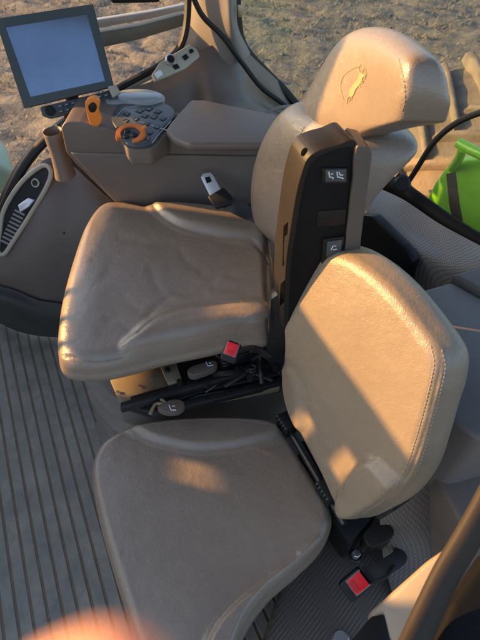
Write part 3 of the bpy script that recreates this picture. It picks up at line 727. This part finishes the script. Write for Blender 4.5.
MB().prism(px([(154, 74), (160, 70), (163, 75), (157, 79)], fs_), sn * .006, .002, 2).build('switch', 'white', sp)

# ================================================================== DRIVER SEAT
ds = thing('driver_seat', (-0.1, 0.9, 0.0), 'large taupe leather driver seat with high headrest and raised black armrest', 'seat')
zc = aZ(.655)
cush = [(99, 201), (118, 198), (150, 203), (185, 204), (220, 208), (246, 215), (264, 226), (273, 250), (276, 290), (271, 324), (240, 330), (200, 339), (160, 347), (128, 356), (96, 362), (64, 361), (54, 347), (55, 318), (60, 289), (70, 254), (83, 221)]
far_b = [(150, 203), (160, 217), (180, 230), (215, 238), (250, 243), (275, 240), (266, 215), (230, 200), (180, 192)]
near_b = [(128, 350), (138, 336), (158, 321), (185, 312), (225, 308), (268, 306), (290, 330), (240, 345), (180, 352)]
D = [region(far_b, 6, .022), region(near_b, 9, .024), crease([(140, 336), (160, 321), (188, 311), (215, 307), (240, 306)], 2.2, .006), crease([(64, 354), (82, 357), (100, 357), (122, 353), (146, 347), (168, 341), (192, 336), (230, 329), (266, 322)], 1.3, .0035),
     crease([(150, 204), (162, 219), (182, 231), (215, 239), (252, 244), (268, 258)], 2.2, .005),
     crease([(268, 232), (266, 260), (268, 300)], 3, .006),
     blob(190, 275, 60, 28, -.012), blob(88, 300, 22, 50, .008, 10), blob(78, 340, 30, 14, -.004)]
for (x0, y0, x1, y1, wd, dp) in [(95, 262, 150, 240, 3.5, .0022), (120, 240, 170, 246, 3, .002), (150, 270, 165, 300, 3, .0018), (176, 292, 212, 284, 3.5, .0026), (205, 268, 240, 262, 4, .002), (125, 300, 150, 318, 3, .0018),
                                 (180, 252, 200, 270, 3, .0018), (215, 290, 245, 292, 3, .0018), (100, 228, 135, 224, 3, .0016), (108, 322, 130, 333, 3, .0015), (85, 290, 110, 275, 4, .0016), (150, 318, 170, 300, 2.5, .0018), (230, 275, 255, 285, 3, .0016)]:
    wd *= 1.5; dp *= .75
    D.append(crease([(x0, y0), ((x0 + x1) / 2 + random.uniform(-4, 4), (y0 + y1) / 2 + random.uniform(-4, 4)), (x1, y1)], wd, dp))
pad('cushion', px(cush, zc), UP, -UP, .085, 'leather', ds, r=.040, dome=.012, disp=D, bulge=.006, bvh='dc', nr=120, na=360)
se = [(66, 357), (82, 361), (100, 361), (122, 357), (144, 350), (168, 345), (192, 340), (230, 333), (266, 326)]
stitches(ds, 'dc', se, off=(0, -3)); stitches(ds, 'dc', se, off=(0, 1.5))
stitches(ds, 'dc', [(124, 352), (138, 337), (158, 322), (186, 312)], off=(2, 2))
# backrest
fb = aY(1.05)
def Yp(x, y, v): return aY(v)(x, y)
def subdiv(name, V, F, m, root, levels=4, bvh=None, cr=()):
    o = link(name + '_cage', V, F, m, root)
    at_ = o.data.attributes.new('crease_edge', 'FLOAT', 'EDGE')
    for e in o.data.edges: at_.data[e.index].value = max([w_ for (i_, j_, w_) in cr if {i_, j_} == set(e.vertices)] + [0])
    md = o.modifiers.new('s', 'SUBSURF'); md.levels = levels; md.render_levels = levels
    bpy.context.view_layer.update(); me = bpy.data.meshes.new_from_object(o.evaluated_get(bpy.context.evaluated_depsgraph_get()))
    off = base_of(root); vs = [v.co + off for v in me.vertices]; fs = [list(p.vertices) for p in me.polygons]
    bpy.data.objects.remove(o); bpy.data.meshes.remove(me)
    return link(name, vs, fs, m, root, sharp=180, bvh=bvh)
def dented(name, disp, bv, **k): pass
BC = [[(254, 238, 1.06), (266, 248, 1.0), (279, 258, .93), (290, 326, .73)], [(242, 206, 1.08), (257, 210, .99), (279, 215, .92), (300, 268, .73)], [(245, 162, 1.08), (261, 165, .98), (286, 172, .91), (316, 214, .73)],
      [(260, 122, 1.06), (276, 130, .96), (301, 140, .89), (336, 165, .74)], [(286, 88, 1.0), (303, 98, .93), (322, 112, .88), (362, 128, .765)]]
B2 = [[Yp(*q) for q in r_] for r_ in BC]; TH = [.085, .085, .09, .118, .155]
V = [p for r_ in B2 for p in r_] + [p + Vector((TH[i] + (.03 if j in (1, 2) else 0), -.02 if j == 0 else 0, -.012)) for i, r_ in enumerate(B2) for j, p in enumerate(r_)]
F = []
for k in (0, 20):
    for i in range(4):
        for j in range(3): a_ = k + i * 4 + j; F.append((a_, a_ + 1, a_ + 5, a_ + 4))
loop = [0, 1, 2, 3, 7, 11, 15, 19, 18, 17, 16, 12, 8, 4]
for i in range(14): p_, q_ = loop[i], loop[(i + 1) % 14]; F.append((p_, q_, q_ + 20, p_ + 20))
subdiv('backrest', V, F, 'leather', ds, 5, 'db', cr=[(2 + 4 * i, 6 + 4 * i, .55) for i in range(4)] + [(3 + 4 * i, 7 + 4 * i, .5) for i in range(4)] + [(23 + 4 * i, 27 + 4 * i, .4) for i in range(4)])
HC = [[(268, 130, 1.04), (322, 150, .90), (352, 140, .80)], [(276, 104, 1.02), (345, 128, .81), (397, 122, .615)], [(303, 70, 1.0), (352, 86, .80), (402, 92, .60)], [(332, 28, .96), (368, 24, .80), (404, 54, .62)],
      [(322, 132, 1.00), (366, 142, .90), (392, 134, .80)], [(345, 106, .985), (402, 110, .81), (449, 123, .615)], [(356, 66, .99), (418, 62, .80), (458, 96, .60)], [(372, 20, .95), (412, 22, .80), (444, 54, .63)]]
V = [Yp(*p) for r_ in HC for p in r_]; F = []
for k in (0, 12):
    for i in range(3):
        for j in range(2): a_ = k + i * 3 + j; F.append((a_, a_ + 1, a_ + 4, a_ + 3))
loop = [0, 1, 2, 5, 8, 11, 10, 9, 6, 3]
for i in range(10): p_, q_ = loop[i], loop[(i + 1) % 10]; F.append((p_, q_, q_ + 12, p_ + 12))
subdiv('headrest', V, F, 'leather', ds, 5, 'dh', cr=[(5, 8, .45), (8, 11, .4), (5, 17, .6), (17, 20, .5), (20, 23, .4), (11, 23, .4), (4, 5, .6), (16, 17, .6), (3, 4, .3)])
stitches(ds, 'dh', [(399, 60), (404, 80), (405, 100), (402, 112)], pitch=.006)
stitches(ds, 'db', [(304, 128), (294, 148), (286, 172), (281, 200), (280, 232)], pitch=.006)
stitches(ds, 'db', [(318, 168), (340, 150), (372, 140), (405, 150)], pitch=.006)
stitches(ds, 'db', [(320, 162), (342, 145), (374, 135), (408, 142)], pitch=.006)
# emblem: leaping stag in a rounded shield outline
em = [sm2([(343, 96), (341, 86), (344, 76), (353, 69), (362, 66), (366, 70), (366, 78), (358, 84), (352, 92), (350, 101), (345, 102)], 3, True) + [(343, 96)],
      [(350, 90), (354, 85), (358, 79), (361, 74)], [(351, 91), (353, 86), (357, 80)], [(357, 79), (354, 74), (356, 71)], [(353, 87), (348, 86)], [(351, 90), (346, 95)], [(358, 79), (362, 80)]]
strokes(ds, 'dh', em[:1], .0005, 'yellow', 'emblem_outline')
strokes(ds, 'dh', [sm2(l, 3) for l in ([(351, 95), (348, 99), (347, 104)], [(353, 94), (352, 100)], [(359, 82), (363, 83), (364, 80)], [(357, 84), (361, 87)], [(361, 74), (359, 69), (361, 65)], [(362, 74), (364, 70), (364, 66)], [(360, 71), (357, 69)], [(351, 91), (349, 89)])], .0008, 'yellow', 'emblem')
P_ = [hit('dh', *q) for q in sm2([(350, 96), (350, 91), (352, 87), (355, 83), (358, 80), (359, 76), (361, 73), (364, 74), (366, 76), (363, 78), (362, 82), (359, 86), (356, 90), (354, 95), (352, 97)], 3, True)]
nn = sum((p[1] for p in P_), Vector()).normalized(); MB().prism([p + nn * .0012 for p, k in P_], nn * -.002).build('emblem_body', 'yellow', ds, smooth=False)
# armrest raised against the backrest
AY = .640
ar = thing('raised_armrest', aY(.6)(320, 300), 'raised black armrest with seat switches standing beside the driver backrest', 'armrest')
arm_px = sm2([(284, 330), (284, 300), (286, 262), (290, 232), (296, 195), (302, 172), (308, 158), (320, 150), (338, 145), (350, 140), (356, 142), (356, 152)], 3) + [(354, 175), (347, 240), (340, 310), (334, 340)]
MB().prism(px(arm_px, aY(AY + .005)), (-.017, .058, 0), .016, 5).build('cover', 'armshell', ar, bvh='ar')
MB().prism(px(sm2([(288, 330), (289, 300), (291.5, 262), (296, 232), (302, 195), (308, 172), (315, 160), (333, 151), (351, 147)], 3) + [(352, 175), (345.5, 240), (338.5, 310), (332, 340)], aY(AY + .0035)), (0, .01, 0), .0015, 2).build('side_plate', 'blackgrain', ar)
MB().prism(px(sm2([(356, 149), (363, 147), (370, 149), (372, 156), (369, 180), (361, 240), (354, 320), (337, 320), (345, 250), (353, 180)], 3, True), aY(AY - .002)), (-.008, .058, 0), .010, 4).build('pad', 'tanpad', ar)
fa_ = aY(AY + .0030)
def plate(pts, fn, n, m, name, root, h=.002, bev=.0006): return MB().prism(px(pts, fn), n * h, bev, 2).build(name, m, root)
NY = Vector((0, -1, 0))
s1 = plate(sm2([(322, 167), (347, 167), (348, 182), (321, 183)], 1, True), fa_, NY, 'black', 'switch_frame', ar, .004, .001)
plate([(326, 169.5), (346, 169), (346, 181), (325, 181.5)], aY(AY - .0010), NY, 'keygrey', 'switch_rocker', s1, .002, .0008)
def marks(root, fn, lines, rad=.0008, m='white', name='icon'):
    mb = MB()
    for l in lines: mb.tube([fn(*p) for p in l], rad, 5)
    return mb.build(name, m, root)
fi = aY(AY - .0034)
marks(s1, fi, [[(329, 172), (329.6, 177), (333, 177.6)], [(331, 174), (333, 174)], [(333, 177.6), (333, 179)], [(337, 172), (337.6, 177), (341, 177.6)], [(339, 172), (340, 175), (343, 175)], [(341, 177.6), (343.5, 178.6)]], .0010)
s2 = plate([(318, 211), (346, 209), (345, 224), (316, 227)], fa_, NY, 'black', 'blank_plate', ar, .0012, .0005)
s3 = plate([(323, 238), (344, 235), (342, 262), (321, 262)], fa_, NY, 'black', 'switch_frame', ar, .005, .001)
plate([(327, 241), (342, 239), (340, 256), (326, 256)], aY(AY - .0020), NY, 'keygrey', 'switch_rocker', s3, .003, .001)
marks(s3, aY(AY - .0052), [[(331, 250), (333, 246), (336, 246)], [(333, 250), (337, 249)]], .0008)
h_, k_ = hit('ar', 304, 152)
if h_ is not None: MB().cyl(h_ - k_ * .002, k_, .0065, .0026, 18).build('screw_hole', 'void', ar)
for Q_ in ([(284, 226), (288, 222), (288, 260), (283, 266)], [(281, 284), (285, 280), (284, 302), (280, 306)]):
    P_ = [hit('ar', *q) for q in Q_]; P_ = [p for p in P_ if p[0] is not None]
    if len(P_) == 4:
        nn = sum((p[1] for p in P_), Vector()).normalized(); MB().prism([p + nn * .0012 for p, k in P_], nn * -.006).build('side_slot', 'void', ar, smooth=False)
# hinge bracket below
MB().prism(px([(270, 300), (284, 290), (332, 320), (335, 380), (290, 390), (266, 360)], aY(AY + .04)), (0, .03, 0), .006, 2).build('hinge_bracket', 'blacksteel', ar)

# seat frame, rails, levers (all move with the seat: kept as its parts)
fz = aZ(.50)
MB().prism(px([(112, 378), (160, 362), (270, 335), (300, 340), (290, 372), (200, 392), (150, 412), (124, 404)], aZ(.50)), UP * -.03, .004, 2).build('seat_frame', 'blacksteel', ds)
MB().prism(px([(110, 380), (158, 364), (176, 385), (122, 408)], aZ(.512)), UP * -.006, .001, 2).build('frame_plate', 'goldsteel', ds)
for (a, b, z, m_) in [((120, 402), (290, 352), .530, 'blacksteel'), ((150, 408), (300, 372), .50, 'blacksteel'), ((130, 396), (230, 368), .524, 'blacksteel'), ((165, 402), (280, 380), .49, 'goldsteel')]:
    MB().prism([aZ(z)(*a), aZ(z)(*b), aZ(z)(b[0], b[1] + 7), aZ(z)(a[0], a[1] + 7)], UP * -.02, .003, 2).build('rail', m_, ds)
for (x, y) in [(168, 372), (180, 384), (196, 378), (207, 386), (236, 372), (250, 380), (262, 362), (275, 370)]:
    MB().cyl(aZ(.53)(x, y), UP, .007, .012, 6).build('bolt', 'blacksteel', ds)
MB().prism(px([(160, 366), (176, 362), (182, 380), (168, 384)], aZ(.534)), UP * -.01, .002, 2).build('bracket', 'goldsteel', ds)
l1 = MB().prism(px(sm2([(187, 371), (192, 366), (202, 363), (212, 360), (217, 362), (215, 367), (204, 372), (192, 375)], 3, True), aZ(.562)), UP * -.02, .005, 3).build('height_lever', 'tanpad', ds)
l1['label'] = 'brown paddle lever with white symbol'
marks(l1, aZ(.5635), [[(206, 362), (208, 366), (213, 365)], [(209, 363), (211, 363)]], .0009)
l2 = MB().prism(px(sm2([(157, 407), (164, 402), (174, 399), (183, 401), (184, 406), (178, 411), (166, 412)], 3, True), aZ(.535)), UP * -.018, .004, 3).build('slide_lever', 'tanpad', ds)
marks(l2, aZ(.5365), [[(169, 405), (171, 410), (176, 410)], [(172, 406), (175, 406)]], .0009)
MB().tube(px([(150, 414), (156, 404), (166, 404), (160, 398)], aZ(.52)), .004, 8, 6).build('wire_clip', 'goldsteel', ds)
for i in range(3):
    MB().tube([aZ(.53)(224 + 14 * i, 352 + 4 * i), aZ(.56)(240 + 12 * i, 344 + 6 * i), aZ(.50)(262 + 9 * i, 362 + 6 * i), aZ(.46)(280 + 5 * i, 392)], .004, 8, 6).build('hose', 'rubber', ds)
for i, (a, b, z0, r) in enumerate([((176, 392), (205, 372), .51, .005), ((205, 392), (248, 362), .50, .004), ((224, 386), (282, 352), .51, .006), ((150, 396), (196, 386), .515, .003), ((236, 366), (272, 380), .52, .005),
                                   ((246, 352), (276, 344), .55, .006), ((214, 374), (240, 372), .53, .008), ((188, 398), (256, 386), .485, .004), ((258, 352), (262, 384), .53, .006)]):
    MB().tube([aZ(z0)(*a), aZ(z0 + .012)((a[0] + b[0]) / 2, (a[1] + b[1]) / 2), aZ(z0)(*b)], r, 8, 4).build('linkage_rod', 'blacksteel' if i % 3 else 'black', ds)
for (x, y) in [(225, 366), (252, 372), (270, 352)]:
    c = aZ(.535)(x, y); mb = MB()
    mb.tube([c + Vector((math.cos(k * .7) * .009, math.sin(k * .7) * .009, -.03 + k * .0012)) for k in range(46)], .0018, 5); mb.build('spring', 'blacksteel', ds)
MB().prism(px([(212, 350), (244, 344), (250, 352), (222, 362)], aZ(.56)), UP * -.05, .004, 2).build('buckle_bracket', 'blacksteel', ds)
for (x, y) in [(118, 392), (140, 386), (152, 378)]: MB().cyl(aZ(.514)(x, y), UP, .004, .002, 12).build('rivet', 'steel', ds)
# pedestal with rubber boot
pd = [(84, 392), (106, 384), (150, 380), (220, 350), (280, 330), (300, 380), (270, 410), (200, 430), (150, 445), (116, 438), (94, 415)]
P0 = px(pd, aZ(.30)); c0 = sum(P0, Vector()) / len(P0)
V = []; F = []; N = 80; ro = resample(crom(P0, 6, True), N)
c0 = Vector((-.02, .80, .3)); 
for i in range(13):
    t = i / 12; z = .02 + .44 * t; s_ = 1.02 - .12 * t + .03 * math.sin(t * 5 * 2 * math.pi)
    for p in ro: q = c0 + (p - c0) * s_; V.append(Vector((q.x, q.y, z)))
for i in range(12):
    for j in range(N): F.append((i * N + j, i * N + (j + 1) % N, (i + 1) * N + (j + 1) % N, (i + 1) * N + j))
F.append([12 * N + j for j in range(N)]); F.append([j for j in range(N)][::-1])
link('suspension_boot', V, F, 'boot', ds)

# seat belt tongue and webbing beside the console
sb = thing('seat_belt_tongue', aZ(.70)(215, 195), 'silver seat belt tongue on black webbing between driver cushion and console', 'seat belt')
ft = aP(aY(1.13)(212, 186), Vector((-.1, -.55, .83)).normalized()); tn = Vector((-.1, -.55, .83)).normalized()
T = px([(201, 178), (203, 174), (211, 173), (214, 177), (222, 192), (222, 196), (213, 199), (210, 196)], ft)
hole = px([(205, 178), (210, 177), (212, 182), (207, 184)], ft)
MB().prism(T, tn * .003, .0008, 2).build('tongue', 'silver', sb)
MB().prism(hole, tn * .0036).build('slot', 'black', sb, smooth=False)
MB().prism(px([(208, 198), (224, 189), (234, 199), (232, 206), (216, 210)], ft), tn * .012, .004, 3).build('tongue_grip', 'black', sb)
V = []; W2 = .020
path = crom([ft(226, 201), ft(236, 208) + tn * .004, aZ(.69)(250, 214), aZ(.68)(262, 220), aZ(.63)(272, 226)], 8); mb = MB(); mb.tube(path, [(.0035, .019)] * 2, 12, flat=tn); mb.build('webbing', 'webbing', sb)
MB().tube([aZ(.68)(240, 214), aZ(.70)(252, 206), aZ(.69)(264, 208), aZ(.64)(272, 222)], .008, 10, 6).build('anchor_stalk', 'rubber', sb)
# red buckle on near side
def buckle(root, c, n, up_, s=1.0):
    n = n.normalized(); a = (up_ - n * up_.dot(n)).normalized(); b = n.cross(a)
    MB().box(c, b * .021 * s, a * .027 * s, n * .011 * s, .005 * s, 3).build('housing', 'black', root)
    rb = MB().box(c + n * .009 * s + a * .008 * s, b * .0155 * s, a * .017 * s, n * .004 * s, .002 * s, 2).build('release_button', 'red', root)
    MB().box(c + n * .0108 * s + a * .008 * s, b * .0168 * s, a * .0183 * s, n * .0012 * s, .0006, 1).build('rim', 'greytrim', root)
    MB().box(c + n * .0132 * s - a * .002 * s, b * .010 * s, a * .007 * s, n * .0007 * s, .0006, 2).build('press_pad', 'reddark', rb)
    MB().box(c + n * .0105 * s + a * .0262 * s, b * .014 * s, a * .0015 * s, n * .003 * s, .0006, 1).build('latch_slot', 'void', root)

b1 = thing('belt_buckle', aZ(.56)(232, 352), 'small red seat belt buckle under the near edge of the driver cushion', 'buckle', None)
buckle(b1, aY(.585)(231, 352), Vector((-.1, -.6, .75)), Vector((.35, .8, .5)), .75)
MB().tube([aY(.60)(238, 350), aY(.62)(255, 348), aY(.62)(268, 356)], [(.006, .014)] * 2, 8, 6).build('stalk', 'rubber', b1)

# ================================================================== PASSENGER SEAT
ps = thing('passenger_seat', (0.0, 0.35, 0.0), 'small taupe leather passenger seat in the foreground with open hinge gap', 'seat')
zb = aZ(.455)
cb = [(91, 474), (95, 450), (110, 434), (136, 424), (170, 418), (212, 416), (250, 417), (274, 421), (286, 432), (300, 455), (317, 482), (329, 503), (331, 520), (320, 544), (296, 568), (268, 592), (246, 622), (232, 655), (215, 690), (180, 700), (150, 670), (130, 620), (112, 565), (98, 515)]
D = [region([(126, 424), (142, 436), (160, 444), (195, 451), (230, 449), (262, 442), (282, 432), (270, 405), (200, 400), (140, 405)], 7, .012),
     region([(205, 655), (215, 628), (235, 604), (262, 582), (292, 560), (322, 538), (345, 545), (300, 600), (250, 660), (220, 700)], 7, .012),
     crease([(126, 424), (142, 436), (160, 444), (195, 451), (230, 449), (262, 442), (280, 434)], 3, .003),
     crease([(204, 655), (214, 628), (235, 603), (262, 581), (296, 556)], 2.5, .003), blob(200, 530, 80, 60, -.008), blob(212, 470, 30, 8, .002, 20)]
pad('cushion', px(cb, zb), UP, -UP, .075, 'leather', ps, r=.020, dome=.010, disp=D, bulge=.006, bvh='pc', nr=120, na=360)
stitches(ps, 'pc', [(112, 436), (136, 426), (170, 420), (212, 418), (250, 419), (276, 424)], off=(0, 1.5))
stitches(ps, 'pc', [(322, 535), (296, 562), (268, 586), (244, 614), (230, 645)], off=(-3, -4))
hA = aZ(.5)(278, 420); hB = aZ(.5)(345, 520); lat = (hA - hB).normalized(); rr = lat.cross(UP)
if rr.x < 0: rr = -rr
t_ = R_(14); pn = -(rr * math.cos(t_) - UP * math.sin(t_)); fpb = aP(hB, pn); up_b = (rr * math.sin(t_) + UP * math.cos(t_))
ob = [(281, 345), (281, 318), (287, 288), (298, 266), (316, 253), (338, 252), (364, 266), (392, 292), (420, 328), (438, 358), (437, 386), (430, 410), (422, 440), (412, 472), (394, 498), (370, 514), (350, 522), (336, 512), (318, 476), (300, 442), (286, 412), (280, 380)]
sl_ = [(452, 356), (443, 372), (437, 392), (430, 414), (421, 445), (411, 472), (394, 498), (370, 516)]
D = [crease([(x - 4, y - 1) for x, y in [(438, 350), (441, 366), (437, 388), (431, 412), (422, 444), (411, 474), (394, 500), (372, 514)]], 1.5, .0035), crease([(281, 375), (298, 386), (306, 410), (318, 440), (340, 478), (352, 500)], 5, .0015) , blob(360, 400, 70, 80, -.010),
     region([(338, 512), (348, 480), (360, 462), (372, 458), (384, 468), (400, 484), (414, 482), (420, 520), (360, 540)], 6, .017),
     region([(276, 372), (290, 370), (302, 390), (303, 412), (300, 430), (270, 420)], 5, .008),
     crease([(344, 500), (350, 476), (360, 461), (374, 458)], 2.6, .003)]
pad('backrest', px(ob, fpb), pn, (-pn * .96 + UP * -.12), .085, 'leather2', ps, r=.022, dome=.010, disp=D, bulge=.008, r2=.03, bvh='pb', nr=120, na=360)
sl_ = [(438, 350), (441, 366), (437, 388), (431, 412), (422, 444), (411, 474), (394, 500), (370, 516)]
stitches(ps, 'pb', sl_, off=(-7, -3), rad=.0008); stitches(ps, 'pb', sl_, off=(4, 1))
# hinge and frame between cushion and back
for (x, y) in [(287, 424), (328, 492)]:
    c = aZ(.47)(x, y); mb = MB().box(c, lat * .022, rr * .015, UP * .02, .003, 2); mb.build('hinge', 'black', ps)
    mb = MB()
    for k in range(5): mb.cyl(c + lat * (-.018 + .009 * k) - rr * .01 + UP * .01, lat, .009, .005, 14, .001)
    mb.build('hinge_coil', 'blacksteel', ps)
MB().tube([aZ(.455)(284, 420), aZ(.455)(345, 524)], .009, 12).build('hinge_rod', 'blacksteel', ps)
MB().prism(px([(300, 440), (330, 440), (380, 510), (350, 545), (332, 520)], aZ(.40)), UP * -.10, .006, 2).build('support', 'black', ps)
MB().prism(px([(140, 470), (250, 470), (300, 520), (240, 580), (170, 640)], aZ(.375)), UP * -.37, .02, 3).build('pedestal', 'black', ps)
MB().prism(px(sm2([(364, 534), (371, 527), (386, 524), (394, 529), (392, 538), (380, 545), (369, 546)], 3, True), aZ(.41)), UP * -.05, .010, 4).build('recline_cap', 'armshell', ps)
MB().cyl(aZ(.32)(355, 556), UP, .009, .02, 6, .001).build('bolt', 'steel', ps)
MB().cyl(aZ(.318)(355, 556), UP, .014, .004, 20, .001).build('washer', 'blacksteel', ps)
b2 = thing('belt_buckle', aZ(.36)(354, 585), 'larger red seat belt buckle lying on the dimpled platform by the passenger seat', 'buckle', None)
buckle(b2, aZ(.385)(355, 584), Vector((-.25, -.45, .85)), Vector((.55, .40, .1)), .98)
MB().tube([aZ(.37)(366, 576), aZ(.38)(384, 568), aZ(.36)(400, 556), aZ(.34)(396, 545)], [(.005, .016)] * 2, 10, 8, flat=UP).build('strap', 'webbing', b2)
MB().tube([aZ(.39)(364, 584), aZ(.40)(384, 578), aZ(.38)(394, 566)], .0035, 8, 8).build('cable_loop', 'rubber', b2)

# ================================================================== BOTTOM RIGHT DOOR SIDE
bt = thing('door_sill_trim', aZ(.45)(400, 600), 'beige plastic sill trim catching the sun at the bottom right', 'trim')
MB().prism(px([(370, 612), (392, 592), (428, 560), (450, 545), (446, 566), (420, 610), (405, 650), (388, 640), (384, 614), (372, 622)], aP(aZ(.50)(410, 600), Vector((-.55, -.1, .8)).normalized())), UP * -.03, .006, 3).build('cover', 'sillmat', bt)
MB().prism(px([(352, 640), (372, 616), (384, 614), (392, 650), (385, 690), (345, 690)], aZ(.47)), UP * -.03, .003, 2).build('pocket', 'black', bt)
tag(MB().tube([aZ(.80)(398, 680), aZ(.80)(420, 630), aZ(.82)(446, 575), aZ(.86)(478, 520), aZ(.92)(520, 440)], [(.012, .022)] * 2, 20, 8).build('grab_bar', 'barmat'),
    'black grab bar crossing the bottom right corner', 'bar')
tag(MB().prism(px([(425, 660), (452, 600), (490, 545), (540, 520), (560, 700), (420, 700)], aZ(.78)), UP * -.05, .01, 3).build('door_frame', 'blackgrain'),
    'dark door frame filling the bottom right corner', 'frame')
tag(MB().cyl(aZ(.31)(340, 640), UP, .017, .012, 28, .003).build('round_cap', 'steel'), 'round metal cap at the bottom edge below the red buckle', 'cap')

# ================================================================== THE PHOTOGRAPHER'S FINGER
fg = thing('person', aD(.06)(80, 690), 'blurred orange fingertip of a person at the bottom left edge', 'person')
mb = MB()
tip = aD(.042)(90, 640 + 122)
base = aD(.060)(40, 980)
d = (base - tip).normalized()
pth = [tip - d * .0075, tip - d * .0062, tip - d * .003, tip + d * .002, tip + d * .010, tip + d * .022, tip + d * .028, tip + d * .042, tip + d * .055 - UP * .006]
mb.tube(pth, [.0006, .0042, .0068, .0080, .0084, .0082, .0086, .0085, .0090], 24)
mb.build('finger', 'skin', fg)
